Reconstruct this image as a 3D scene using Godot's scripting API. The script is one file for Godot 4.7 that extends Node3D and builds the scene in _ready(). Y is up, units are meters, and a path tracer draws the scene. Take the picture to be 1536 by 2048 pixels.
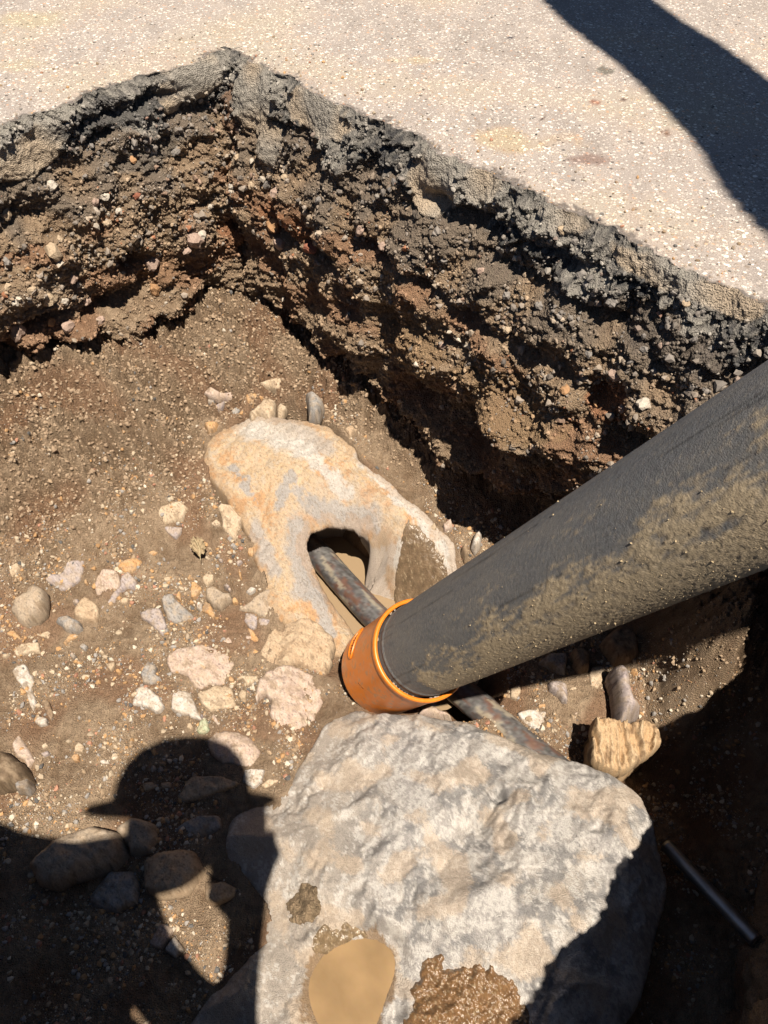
extends Node3D
# A pit dug at the corner of a dusty asphalt road: suction pipe, boulders, an old steel pipe in a flooded channel.
# Plan axes of the pit: p runs along the back right edge, q along the back left edge, both from the far corner.

const CAM := Vector3(0, 1.45, 0)
const PITCH := 50.5
const FOCAL := 1538.0            # photograph pixels (1536 x 2048)
const ROAD_Y := 0.84
const CORNER := Vector2(-0.32, -1.72)
const PR := Vector2(0.6878, 0.7259)
const PQ := Vector2(-0.7259, 0.6878)
var SUN := Vector3(0.159, 1.0, 0.338)     # per metre of height, towards the sun

var rng := RandomNumberGenerator.new()
var n1: FastNoiseLite
var nf: FastNoiseLite
var nc: FastNoiseLite
var nr: FastNoiseLite
var mats := {}
var used := {}

# ---------------------------------------------------------------- camera helpers
func ray(px: float, py: float) -> Vector3:
	var t := deg_to_rad(PITCH)
	var a := (px - 768.0) / FOCAL
	var b := (1024.0 - py) / FOCAL
	return Vector3(a, -sin(t) + b * cos(t), -cos(t) - b * sin(t))

func at_y(px: float, py: float, y: float) -> Vector3:
	var d := ray(px, py)
	return CAM + d * ((y - CAM.y) / d.y)

func on_ground(px: float, py: float, lift := 0.0) -> Vector3:
	var d := ray(px, py)
	var t := 0.9
	while t < 2.6:
		var q := CAM + d * t
		if q.y < hb(q.x, q.z) + lift:
			break
		t += 0.02
	var lo := t - 0.02
	for k in 7:
		var m := (lo + t) * 0.5
		var q := CAM + d * m
		if q.y < hb(q.x, q.z) + lift: t = m
		else: lo = m
	return CAM + d * t

func to_pq(x: float, z: float) -> Vector2:
	var v := Vector2(x, z) - CORNER
	return Vector2(v.dot(PR), v.dot(PQ))

func from_pq(p: float, q: float) -> Vector2:
	return CORNER + PR * p + PQ * q

# ---------------------------------------------------------------- naming
func put(o: Node3D, called: String, label: String, category: String, group := "", kind := "") -> Node3D:
	if used.has(called):
		used[called] += 1
		o.name = "%s_%03d" % [called, used[called]]
	else:
		used[called] = 0
		o.name = called
	if label: o.set_meta("label", label)
	if category: o.set_meta("category", category)
	if group: o.set_meta("group", group)
	if kind: o.set_meta("kind", kind)
	add_child(o, true)
	return o

func thing(called: String, label: String, category: String, at: Vector3, group := "") -> Node3D:
	var o := Node3D.new()
	o.position = at
	return put(o, called, label, category, group)

func part(called: String, mesh: Mesh, mat: Material, parent: Node3D) -> MeshInstance3D:
	var m := MeshInstance3D.new()
	m.mesh = mesh
	m.material_override = mat
	m.name = called
	parent.add_child(m, true)
	return m

func solo(called: String, mesh: Mesh, mat: Material, label: String, category: String, at := Vector3.ZERO, group := "", kind := "") -> MeshInstance3D:
	var m := MeshInstance3D.new()
	m.mesh = mesh
	m.material_override = mat
	m.position = at
	put(m, called, label, category, group, kind)
	return m

# ---------------------------------------------------------------- smooth surfaces through given heights
class Surf:
	var pts := PackedVector2Array()
	var w := PackedFloat64Array()
	var c := [0.0, 0.0, 0.0]
	func f(x: float, z: float) -> float:
		var s: float = c[0] + c[1] * x + c[2] * z
		for i in pts.size():
			var dx := x - pts[i].x
			var dz := z - pts[i].y
			var r2 := dx * dx + dz * dz
			if r2 > 1e-12: s += w[i] * r2 * log(r2)
		return s

func surf(list: Array, soft := 0.0005) -> Surf:
	var s := Surf.new()
	var ys := []
	for e in list:
		var q := at_y(e[0], e[1], e[2])
		s.pts.append(Vector2(q.x, q.z)); ys.append(e[2])
	var n := list.size()
	var m := n + 3
	var A := []
	for i in m:
		var row := PackedFloat64Array(); row.resize(m + 1)
		A.append(row)
	for i in n:
		for j in n:
			var r2: float = s.pts[i].distance_squared_to(s.pts[j])
			A[i][j] = r2 * log(r2) if r2 > 1e-12 else soft
		A[i][n] = 1.0; A[i][n + 1] = s.pts[i].x; A[i][n + 2] = s.pts[i].y
		A[n][i] = 1.0; A[n + 1][i] = s.pts[i].x; A[n + 2][i] = s.pts[i].y
		A[i][m] = ys[i]
	for k in m:
		var best := k
		for i in range(k + 1, m):
			if absf(A[i][k]) > absf(A[best][k]): best = i
		var tmp = A[k]; A[k] = A[best]; A[best] = tmp
		for i in m:
			if i != k and A[i][k] != 0.0:
				var fac: float = A[i][k] / A[k][k]
				for j in range(k, m + 1): A[i][j] -= fac * A[k][j]
	for i in n: s.w.append(A[i][m] / A[i][i])
	for i in 3: s.c[i] = A[n + i][m] / A[n + i][n + i]
	return s

# coarse sampled field with bilinear look-up
class Field:
	var x0 := 0.0
	var z0 := 0.0
	var st := 0.03
	var nx := 0
	var nz := 0
	var d := PackedFloat32Array()
	func v(x: float, z: float) -> float:
		var u := clampf((x - x0) / st, 0.0, nx - 1.001)
		var w := clampf((z - z0) / st, 0.0, nz - 1.001)
		var i := int(u)
		var j := int(w)
		u -= i; w -= j
		var k := j * nx + i
		return (d[k] * (1.0 - u) + d[k + 1] * u) * (1.0 - w) + (d[k + nx] * (1.0 - u) + d[k + nx + 1] * u) * w

func sample(s: Surf, x0: float, z0: float, x1: float, z1: float, st: float, lo: float, hi: float) -> Field:
	var f := Field.new()
	f.x0 = x0; f.z0 = z0; f.st = st
	f.nx = int((x1 - x0) / st) + 2; f.nz = int((z1 - z0) / st) + 2
	f.d.resize(f.nx * f.nz)
	for j in f.nz:
		for i in f.nx:
			f.d[j * f.nx + i] = clampf(s.f(x0 + i * st, z0 + j * st), lo, hi)
	return f

# signed distance to a closed outline (negative inside), sampled
func outline_field(poly: PackedVector2Array, pad: float, st: float) -> Field:
	var f := Field.new()
	var lo := poly[0]
	var hi := poly[0]
	for p in poly:
		lo = lo.min(p); hi = hi.max(p)
	f.x0 = lo.x - pad; f.z0 = lo.y - pad; f.st = st
	f.nx = int((hi.x - lo.x + 2 * pad) / st) + 2; f.nz = int((hi.y - lo.y + 2 * pad) / st) + 2
	f.d.resize(f.nx * f.nz)
	var n := poly.size()
	for j in f.nz:
		var z := f.z0 + j * st
		for i in f.nx:
			var x := f.x0 + i * st
			var best := 1e9
			var inside := false
			var a := poly[n - 1]
			for k in n:
				var b := poly[k]
				var ex := b.x - a.x
				var ez := b.y - a.y
				var wx := x - a.x
				var wz := z - a.y
				var h := clampf((wx * ex + wz * ez) / (ex * ex + ez * ez + 1e-12), 0.0, 1.0)
				var dx := wx - ex * h
				var dz := wz - ez * h
				var q := dx * dx + dz * dz
				if q < best: best = q
				if (a.y > z) != (b.y > z) and x < (b.x - a.x) * (z - a.y) / (b.y - a.y) + a.x: inside = not inside
				a = b
			f.d[j * f.nx + i] = -sqrt(best) if inside else sqrt(best)
	return f

func smooth_outline(pts: PackedVector2Array, times: int, jitter: float, seed_at: float, cut := 0.25) -> PackedVector2Array:
	var r := pts
	for k in times:
		var o := PackedVector2Array()
		for i in r.size():
			var a := r[i]
			var b := r[(i + 1) % r.size()]
			o.append(a.lerp(b, cut)); o.append(a.lerp(b, 1.0 - cut))
		r = o
	if jitter > 0.0:
		for i in r.size():
			r[i] += Vector2(n1.get_noise_2d(r[i].x * 60.0 + seed_at, r[i].y * 60.0), n1.get_noise_2d(r[i].x * 60.0, r[i].y * 60.0 + seed_at + 40.0)) * jitter
	return r

# ---------------------------------------------------------------- grid mesh
func grid_mesh(nx: int, nz: int, pos: PackedVector3Array, col: PackedColorArray, ok: PackedByteArray) -> ArrayMesh:
	var nor := PackedVector3Array()
	nor.resize(pos.size())
	var all := ok.is_empty()
	var idx := PackedInt32Array()
	idx.resize((nx - 1) * (nz - 1) * 6)
	var c := 0
	for j in nz:
		for i in nx:
			var k := j * nx + i
			if not all and ok[k] == 0:
				nor[k] = Vector3.UP
				continue
			var l := k - 1 if i > 0 and (all or ok[k - 1]) else k
			var r := k + 1 if i < nx - 1 and (all or ok[k + 1]) else k
			var u := k - nx if j > 0 and (all or ok[k - nx]) else k
			var d := k + nx if j < nz - 1 and (all or ok[k + nx]) else k
			nor[k] = (pos[d] - pos[u]).cross(pos[r] - pos[l]).normalized()
			if i < nx - 1 and j < nz - 1 and (all or (ok[k + 1] and ok[k + nx] and ok[k + nx + 1])):
				idx[c] = k; idx[c + 1] = k + 1; idx[c + 2] = k + nx + 1
				idx[c + 3] = k; idx[c + 4] = k + nx + 1; idx[c + 5] = k + nx
				c += 6
	idx.resize(c)
	var P := pos
	var C := col
	if not all:   # drop the vertices that no face uses
		var map := PackedInt32Array(); map.resize(pos.size())
		P = PackedVector3Array(); C = PackedColorArray()
		var N := PackedVector3Array()
		for k in pos.size():
			if ok[k]:
				map[k] = P.size()
				P.append(pos[k]); C.append(col[k]); N.append(nor[k])
		for k in c: idx[k] = map[idx[k]]
		nor = N
	var arr := []
	arr.resize(Mesh.ARRAY_MAX)
	arr[Mesh.ARRAY_VERTEX] = P
	arr[Mesh.ARRAY_NORMAL] = nor
	arr[Mesh.ARRAY_COLOR] = C
	arr[Mesh.ARRAY_INDEX] = idx
	var m := ArrayMesh.new()
	m.add_surface_from_arrays(Mesh.PRIMITIVE_TRIANGLES, arr)
	return m

# a stone or slab: outline in plan, a top surface, rounded rim and a side wall that may lean in under it
func slab(poly: PackedVector2Array, origin: Vector3, step: float, coarse: int, top: Callable, rim: float, rim_drop: float, depth: float, strips: int, lean: Callable, tint: Callable) -> ArrayMesh:
	var w := strips * step
	var sd := outline_field(poly, w + step * 2.0, step * coarse)
	var lo := poly[0]
	var hi := poly[0]
	for p in poly:
		lo = lo.min(p); hi = hi.max(p)
	lo -= Vector2.ONE * (w + step); hi += Vector2.ONE * (w + step)
	var nx := int((hi.x - lo.x) / step) + 1
	var nz := int((hi.y - lo.y) / step) + 1
	var pos := PackedVector3Array(); pos.resize(nx * nz)
	var col := PackedColorArray(); col.resize(nx * nz)
	var ok := PackedByteArray(); ok.resize(nx * nz)
	var e := step * maxf(1.0, coarse * 0.5)
	for j in nz:
		var z := lo.y + j * step
		for i in nx:
			var x := lo.x + i * step
			var s := sd.v(x, z)
			if s > w: continue
			var k := j * nx + i
			ok[k] = 1
			if s <= 0.0:
				var q := clampf(-s / rim, 0.0, 1.0)
				var y: float = top.call(x, z) - rim_drop * (1.0 - sqrt(1.0 - (1.0 - q) * (1.0 - q)))
				pos[k] = Vector3(x, y, z) - origin
				col[k] = tint.call(x, z, -s)
			else:
				var g := Vector2(sd.v(x + e, z) - sd.v(x - e, z), sd.v(x, z + e) - sd.v(x, z - e)).normalized()
				var bx := x - g.x * s
				var bz := z - g.y * s
				var t := s / w
				var out: float = lean.call(bx, bz, t)
				var y: float = top.call(bx, bz) - rim_drop - depth * t
				pos[k] = Vector3(bx + g.x * out, y, bz + g.y * out) - origin
				col[k] = tint.call(bx + t * 0.02, bz - t * 0.03, -s)
	return grid_mesh(nx, nz, pos, col, ok)

# swept tube with rings of given radius
func tube(path: PackedVector3Array, radii: PackedFloat32Array, sides: int, bump: Callable, tint: Callable, caps := true) -> ArrayMesh:
	var n := path.size()
	var pos := PackedVector3Array()
	var col := PackedColorArray()
	var up := Vector3(0.3, 0.2, 0.93)
	var nx := sides + 1
	var dist := 0.0
	var rows := n
	for k in n:
		var d := (path[mini(k + 1, n - 1)] - path[maxi(k - 1, 0)]).normalized()
		if k > 0: dist += path[k].distance_to(path[k - 1])
		var s := d.cross(up).normalized()
		up = s.cross(d).normalized()
		for i in nx:
			var a := TAU * i / sides
			var r: float = radii[k] + bump.call(a, dist)
			pos.append(path[k] + (s * cos(a) + up * sin(a)) * r)
			col.append(tint.call(a, dist))
	if caps:
		var p0 := path[0]
		var p1 := path[n - 1]
		var P := PackedVector3Array(); var C := PackedColorArray()
		for i in nx: P.append(p0); C.append(col[i])
		P.append_array(pos); C.append_array(col)
		for i in nx: P.append(p1); C.append(col[(n - 1) * nx + i])
		pos = P; col = C; rows = n + 2
	return grid_mesh(nx, rows, pos, col, PackedByteArray())

func zero2(_a, _b) -> float: return 0.0

# ---------------------------------------------------------------- materials
func noise_tex(seed_v: int, freq: float, oct: int, lo: float, hi: float, size := 512, kind := FastNoiseLite.TYPE_SIMPLEX_SMOOTH) -> ImageTexture:
	var f := FastNoiseLite.new()
	f.seed = seed_v; f.noise_type = kind; f.frequency = freq; f.fractal_octaves = oct
	f.fractal_gain = 0.6
	var im := f.get_seamless_image(size, size)
	im.convert(Image.FORMAT_L8)
	var b := im.get_data()
	for i in b.size(): b[i] = int(255.0 * clampf(lo + (hi - lo) * b[i] / 255.0, 0.0, 1.0))
	return ImageTexture.create_from_image(Image.create_from_data(size, size, false, Image.FORMAT_L8, b))

func mat(called: String, rough: float, albedo: Texture2D, rep: float, relief: Texture2D, relief_cm: float, spec := 0.5) -> StandardMaterial3D:
	var m := StandardMaterial3D.new()
	m.vertex_color_use_as_albedo = true
	m.roughness = rough
	m.metallic_specular = spec
	m.uv1_triplanar = true
	m.uv1_world_triplanar = true
	m.uv1_scale = Vector3.ONE * rep
	if albedo: m.albedo_texture = albedo
	if relief:
		m.heightmap_enabled = true
		m.heightmap_texture = relief
		m.heightmap_scale = relief_cm
	m.resource_name = called
	mats[called] = m
	return m

func plain(called: String, c: Color, rough: float, metal := 0.0) -> StandardMaterial3D:
	var m := StandardMaterial3D.new()
	m.albedo_color = c.linear_to_srgb()
	m.roughness = rough
	m.metallic = metal
	m.resource_name = called
	mats[called] = m
	return m

func lin(r: float, g: float, b: float) -> Color: return Color(r, g, b)

# road surface: pale chips in a grey brown binder, drawn one by one
func road_textures() -> Array:
	var S := 2048
	var im := Image.create(S, S, false, Image.FORMAT_RGB8)
	var hm := Image.create(S, S, false, Image.FORMAT_L8)
	var base := FastNoiseLite.new()
	base.seed = 5; base.frequency = 0.12; base.fractal_octaves = 3
	var bi := base.get_seamless_image(S, S)
	bi.convert(Image.FORMAT_L8)
	var bb := bi.get_data()
	var data := PackedByteArray(); data.resize(S * S * 3)
	var hd := PackedByteArray(); hd.resize(S * S)
	for i in S * S:
		var t := bb[i] / 255.0
		data[i * 3] = int(112 + 62 * t); data[i * 3 + 1] = int(105 + 60 * t); data[i * 3 + 2] = int(101 + 58 * t)
		hd[i] = int(70 + 50 * t)
	var r := RandomNumberGenerator.new()
	r.seed = 77
	for k in 21000:
		var cx := r.randi_range(0, S - 1)
		var cy := r.randi_range(0, S - 1)
		var big := r.randf()
		var ra := 2.5 + 7.5 * big * big * big + r.randf() * 2.0
		var rb := ra * r.randf_range(0.5, 0.95)
		var an := r.randf() * PI
		var ca := cos(an)
		var sa := sin(an)
		var tone := r.randf()
		var c := Vector3(188, 179, 171)
		if tone < 0.24: c = Vector3(206, 201, 195)
		elif tone < 0.50: c = Vector3(172, 163, 156)
		elif tone < 0.72: c = Vector3(140, 128, 118)
		elif tone < 0.80: c = Vector3(180, 148, 128)
		elif tone < 0.84: c = Vector3(86, 82, 80)
		c *= r.randf_range(0.9, 1.06)
		var sk := r.randf_range(0.0, 0.35)
		var R := int(ra) + 1
		for y in range(-R, R + 1):
			for x in range(-R, R + 1):
				var u := (x * ca + y * sa) / ra
				var v := (-x * sa + y * ca) / rb
				if maxf(u * u + v * v, (absf(u) + absf(v)) * (0.75 + sk)) < 1.0:
					var o := posmod(cy + y, S) * S + posmod(cx + x, S)
					var f := 0.86 + 0.28 * (bb[o] / 255.0)
					data[o * 3] = int(minf(c.x * f, 255)); data[o * 3 + 1] = int(minf(c.y * f, 255)); data[o * 3 + 2] = int(minf(c.z * f, 255))
					hd[o] = int(150 + 60 * (1.0 - (u * u + v * v)))
	im = Image.create_from_data(S, S, false, Image.FORMAT_RGB8, data)
	hm = Image.create_from_data(S, S, false, Image.FORMAT_L8, hd)
	return [ImageTexture.create_from_image(im), ImageTexture.create_from_image(hm)]

# ---------------------------------------------------------------- the ground of the pit
var base_field: Field
var tan_sd: Field
var grey_sd: Field
var tan_top: Field
var grey_top: Field
var tan_poly: PackedVector2Array
var grey_poly: PackedVector2Array
var pipe_a: Vector3
var pipe_b: Vector3
var floor_pos: PackedVector3Array
var floor_nx := 0
var floor_step := 0.003
const FP0 := -0.16
const FQ0 := -0.16

func hb(x: float, z: float) -> float:
	# the soil lies flush against the pale rock and against the left of the grey boulder
	var h := base_field.v(x, z)
	if tan_top == null or grey_top == null: return h
	var ts := tan_sd.v(x, z)
	if ts > -0.03 and ts < 0.07 and trench(x, z) > 0.0: h = lerpf(tan_top.v(x, z) - 0.007, h, smoothstep(0.008, 0.07, ts))
	var gs := grey_sd.v(x, z)
	if gs > -0.03 and gs < 0.06 and x < 0.02: h = lerpf(grey_top.v(x, z) - 0.022, h, maxf(smoothstep(0.005, 0.06, gs), smoothstep(-0.06, 0.02, x)))
	return h

func px_poly(list: Array) -> PackedVector2Array:
	var o := PackedVector2Array()
	for e in list:
		var q := at_y(e[0], e[1], e[2])
		o.append(Vector2(q.x, q.z))
	return o

func lay_out() -> void:
	base_field = sample(surf([
		[640, 1400, .02], [900, 1450, .0], [1100, 1400, .01], [1250, 1390, .03], [1180, 1300, .03], [1330, 1370, .075], [1380, 1330, .17], [1400, 1280, .25], [1500, 1250, .33], [1450, 1215, .30], [1470, 1340, .2], [1350, 1230, .16], [1250, 1200, .06], [1290, 1310, .06], [1420, 1450, .06],
		[200, 1350, .075], [0, 1350, .11], [100, 1600, .075], [350, 1500, .04], [300, 1700, .045], [0, 1900, .08], [300, 2000, .05], [450, 1560, .04], [560, 1560, .035], [-150, 1500, .13], [600, 2100, .04], [1300, 2000, .03], [1400, 1700, .02], [1000, 2200, .03],
		[250, 1150, .11], [0, 1150, .17], [400, 1100, .105], [480, 1230, .06], [540, 1330, .035], [330, 1260, .07], [100, 1250, .10],
		[0, 900, .30], [150, 900, .27], [300, 900, .225], [380, 850, .21], [150, 1020, .20], [330, 1000, .165], [0, 1030, .22], [0, 742, .398], [130, 720, .372], [250, 697, .35], [300, 780, .31], [150, 800, .335], [350, 657, .335], [450, 608, .33], [500, 604, .325],
		[545, 642, .312], [630, 703, .295], [720, 783, .262], [790, 850, .215], [850, 930, .165], [450, 720, .29], [600, 700, .265], [560, 780, .24], [700, 790, .235], [760, 870, .185], [830, 960, .135], [900, 1020, .10], [980, 1080, .07], [600, 830, .21], [1050, 1100, .06],
		[425, 985, .17], [438, 1012, .158], [478, 1060, .135], [492, 1100, .118], [500, 1150, .098], [508, 1190, .08], [394, 930, .19], [390, 890, .20], [-300, 800, .42], [-300, 1200, .22], [800, 1200, .0]]), -1.9, -1.9, 1.4, 1.0, 0.02, -0.03, 0.5)
	# the pale rock with the opening, and the grey boulder
	tan_poly = smooth_outline(px_poly([[440, 858, .2], [470, 840, .21], [510, 833, .215], [560, 836, .215], [610, 838, .21], [645, 850, .2], [690, 880, .19], [712, 905, .18], [745, 940, .16], [790, 975, .135], [830, 1008, .12], [868, 1040, .105], [895, 1062, .09], [910, 1095, .07], [914, 1125, .05], [902, 1155, .035], [865, 1195, .0], [815, 1215, -.04], [785, 1195, -.05], [770, 1150, .0], [778, 1112, .045], [768, 1090, .07], [750, 1074, .095], [726, 1062, .11], [700, 1056, .115], [672, 1056, .115], [645, 1066, .105], [627, 1085, .09], [618, 1108, .075], [621, 1135, .06], [637, 1165, .05], [664, 1203, .035], [698, 1243, .02], [720, 1275, .0], [700, 1312, .0], [655, 1300, .02], [630, 1262, .045], [600, 1245, .05], [560, 1248, .05], [538, 1228, .06], [522, 1180, .08], [512, 1130, .1], [500, 1080, .12], [488, 1040, .14], [452, 1003, .155], [420, 955, .175], [404, 920, .185], [410, 888, .19]]), 1, 0.007, 3.0, 0.2)
	grey_poly = smooth_outline(px_poly([[650, 1432, .045], [632, 1470, .05], [607, 1510, .05], [590, 1545, .05], [566, 1580, .05], [540, 1598, .05], [505, 1610, .05], [462, 1620, .05], [452, 1660, .05], [446, 1705, .05], [478, 1772, .05], [515, 1800, .05], [530, 1860, .05], [522, 1890, .05], [470, 1940, .05], [400, 2006, .05], [350, 2060, .05], [380, 2160, .05], [700, 2250, .06], [1100, 2220, .08], [1260, 2060, .09], [1320, 1900, .1], [1345, 1780, .11], [1328, 1700, .13], [1310, 1640, .14], [1287, 1590, .14], [1240, 1555, .13], [1180, 1535, .12], [1090, 1500, .11], [1000, 1475, .095], [960, 1448, .085], [925, 1437, .08], [860, 1430, .075], [760, 1424, .06], [700, 1408, .05]]), 1, 0.005, 9.0)
	tan_sd = outline_field(tan_poly, 0.1, 0.012)
	grey_sd = outline_field(grey_poly, 0.1, 0.015)
	tan_top = sample(surf([[440, 860, .2], [405, 905, .185], [500, 850, .215], [600, 830, .215], [640, 850, .205], [700, 890, .19], [760, 950, .155], [830, 1010, .12], [870, 1040, .105], [912, 1110, .06], [450, 1000, .155], [505, 1100, .105], [520, 1180, .08], [545, 1250, .055], [600, 1240, .05], [560, 950, .2], [650, 950, .185], [560, 1050, .145], [620, 1030, .15], [690, 1040, .125], [760, 1050, .115], [800, 1060, .1], [850, 1080, .085], [600, 1130, .1], [560, 1150, .1], [610, 1200, .07], [650, 1240, .035], [700, 1285, .0], [800, 1120, .04], [850, 1150, .015], [770, 1170, -.03], [810, 1215, -.06]]), -0.6, -1.6, 0.35, -0.6, 0.02, -0.1, 0.25)
	grey_top = sample(surf([[650, 1440, .05], [760, 1430, .075], [930, 1440, .09], [1100, 1505, .12], [1285, 1590, .15], [1308, 1640, .15], [900, 1590, .135], [1010, 1570, .15], [960, 1660, .115], [1150, 1650, .175], [700, 1550, .09], [560, 1600, .06], [450, 1650, .055], [600, 1750, .085], [530, 1860, .06], [650, 1860, .075], [620, 1960, .065], [800, 1930, .075], [900, 1850, .13], [1000, 1800, .155], [930, 1960, .09], [850, 2020, .085], [1050, 1960, .11], [1200, 1800, .155], [400, 2006, .045], [800, 1700, .115], [700, 1780, .105], [500, 1750, .06], [1340, 1780, .11], [1300, 1900, .1], [700, 2250, .07], [1100, 2200, .09], [820, 1480, .105], [1050, 1720, .15]]), -0.5, -0.95, 0.75, 0.2, 0.02, 0.0, 0.2)
	pipe_a = at_y(632, 1106, -.035)
	pipe_b = at_y(1090, 1515, -.012)

func trench(x: float, z: float) -> float:
	var a := Vector2(pipe_a.x, pipe_a.z)
	var b := Vector2(pipe_b.x, pipe_b.z)
	var d := (b - a).normalized()
	var v := Vector2(x, z) - a
	var s := clampf(v.dot(d), -0.10, (b - a).length() * 0.66)
	var r := (v - d * s).length()
	return -0.115 + maxf(0.0, r - 0.072) * 3.2

func soil_tone(t: float) -> Color:
	# damp brown to dry grey brown
	return lin(0.178, 0.124, 0.082).lerp(lin(0.345, 0.264, 0.188), clampf(t, 0.0, 1.0))

func build_floor() -> void:
	var st := floor_step
	var nx := int(2.02 / st)
	var nz := int(1.62 / st)
	floor_nx = nx
	var pos := PackedVector3Array(); pos.resize(nx * nz)
	var col := PackedColorArray(); col.resize(nx * nz)
	for j in nz:
		var q := FQ0 + j * st
		for i in nx:
			var p := FP0 + i * st
			var w := from_pq(p, q)
			var x := w.x
			var z := w.y
			var h := hb(x, z)
			var bank := clampf((base_field.v(x, z) - 0.13) / 0.12, 0.0, 1.0) * clampf(0.35 + tan_sd.v(x, z) * 9.0, 0.0, 1.0)
			var big := n1.get_noise_2d(x * 7.0, z * 7.0)
			var rough := nf.get_noise_2d(x * 30.0, z * 30.0)
			var fine := nf.get_noise_2d(x * 110.0 + 50.0, z * 110.0)
			var clod := nc.get_noise_2d(x * 42.0 + rough * 0.6, z * 42.0)
			var y := h + big * (0.008 + 0.012 * bank) + rough * (0.0045 + 0.028 * bank) + fine * (0.003 + 0.008 * bank) - (clod + 0.4) * 0.018 * bank - (nc.get_noise_2d(x * 95.0, z * 95.0 + 20.0) + 0.4) * (0.002 + 0.006 * bank)
			var crack := absf(n1.get_noise_2d(x * 13.0 + 90.0 + rough * 0.5, z * 13.0))
			if bank > 0.05 and crack < 0.05: y -= (0.05 - crack) * 0.42 * bank
			var tr := trench(x, z)
			var wet := clampf((0.02 - y) / 0.04, 0.0, 1.0)
			var ts := tan_sd.v(x, z)
			var gs := grey_sd.v(x, z)
			if tr < y: y = tr + rough * 0.004
			if ts < -0.012: y = minf(y, h - 0.05 + ts * 0.7)
			if gs < -0.016: y -= 0.05
			var k := j * nx + i
			pos[k] = Vector3(x, y, z)
			var t := 0.42 + rough * 0.55 + big * 0.3 + fine * 0.35 - 0.12 * bank
			var c := soil_tone(t)
			var red := n1.get_noise_2d(x * 5.0 + 200.0, z * 5.0)
			if red > 0.1: c = c.lerp(lin(0.205, 0.115, 0.07), clampf((red - 0.1) * 1.6, 0.0, 0.55))
			c = c.lerp(lin(0.15, 0.085, 0.05), wet * 0.6)
			col[k] = c
	floor_pos = pos
	solo("ground", grid_mesh(nx, nz, pos, col, PackedByteArray()), mats.soil, "", "", Vector3.ZERO, "", "structure")

func floor_at(x: float, z: float) -> Vector3:
	var g := to_pq(x, z)
	var i := int((g.x - FP0) / floor_step)
	var j := int((g.y - FQ0) / floor_step)
	var k := j * floor_nx + i
	if i < 0 or j < 0 or i >= floor_nx or k >= floor_pos.size(): return Vector3(x, -9, z)
	return floor_pos[k]

# ---------------------------------------------------------------- pit walls
var walls := {}

const LEAN_V := 0.22     # the walls lean out down to this depth, then drop straight

func wall_sv(w: Dictionary, px: float, py: float) -> Vector2:
	var b := Basis(w.dir, w.nrm * w.lean + Vector3.DOWN, -ray(px, py))
	var o: Vector3 = w.o
	var r := b.inverse() * (CAM - o)
	if r.y > LEAN_V:
		b = Basis(w.dir, Vector3.DOWN, -ray(px, py))
		r = b.inverse() * (CAM - o - w.nrm * w.lean * LEAN_V)
	return Vector2(r.x, r.y)

func ellipses(w: Dictionary, list: Array) -> Array:
	# pixel x, y, half width and half height in pixels, value  ->  s, v, radius s, radius v, value
	var out := []
	for e in list:
		var c := wall_sv(w, e[0], e[1])
		var a := wall_sv(w, e[0] + e[2], e[1])
		var b := wall_sv(w, e[0], e[1] + e[3])
		out.append([c.x, c.y, maxf(absf(a.x - c.x), 0.008), maxf(absf(b.y - c.y), 0.008), e[4]])
	return out

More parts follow.
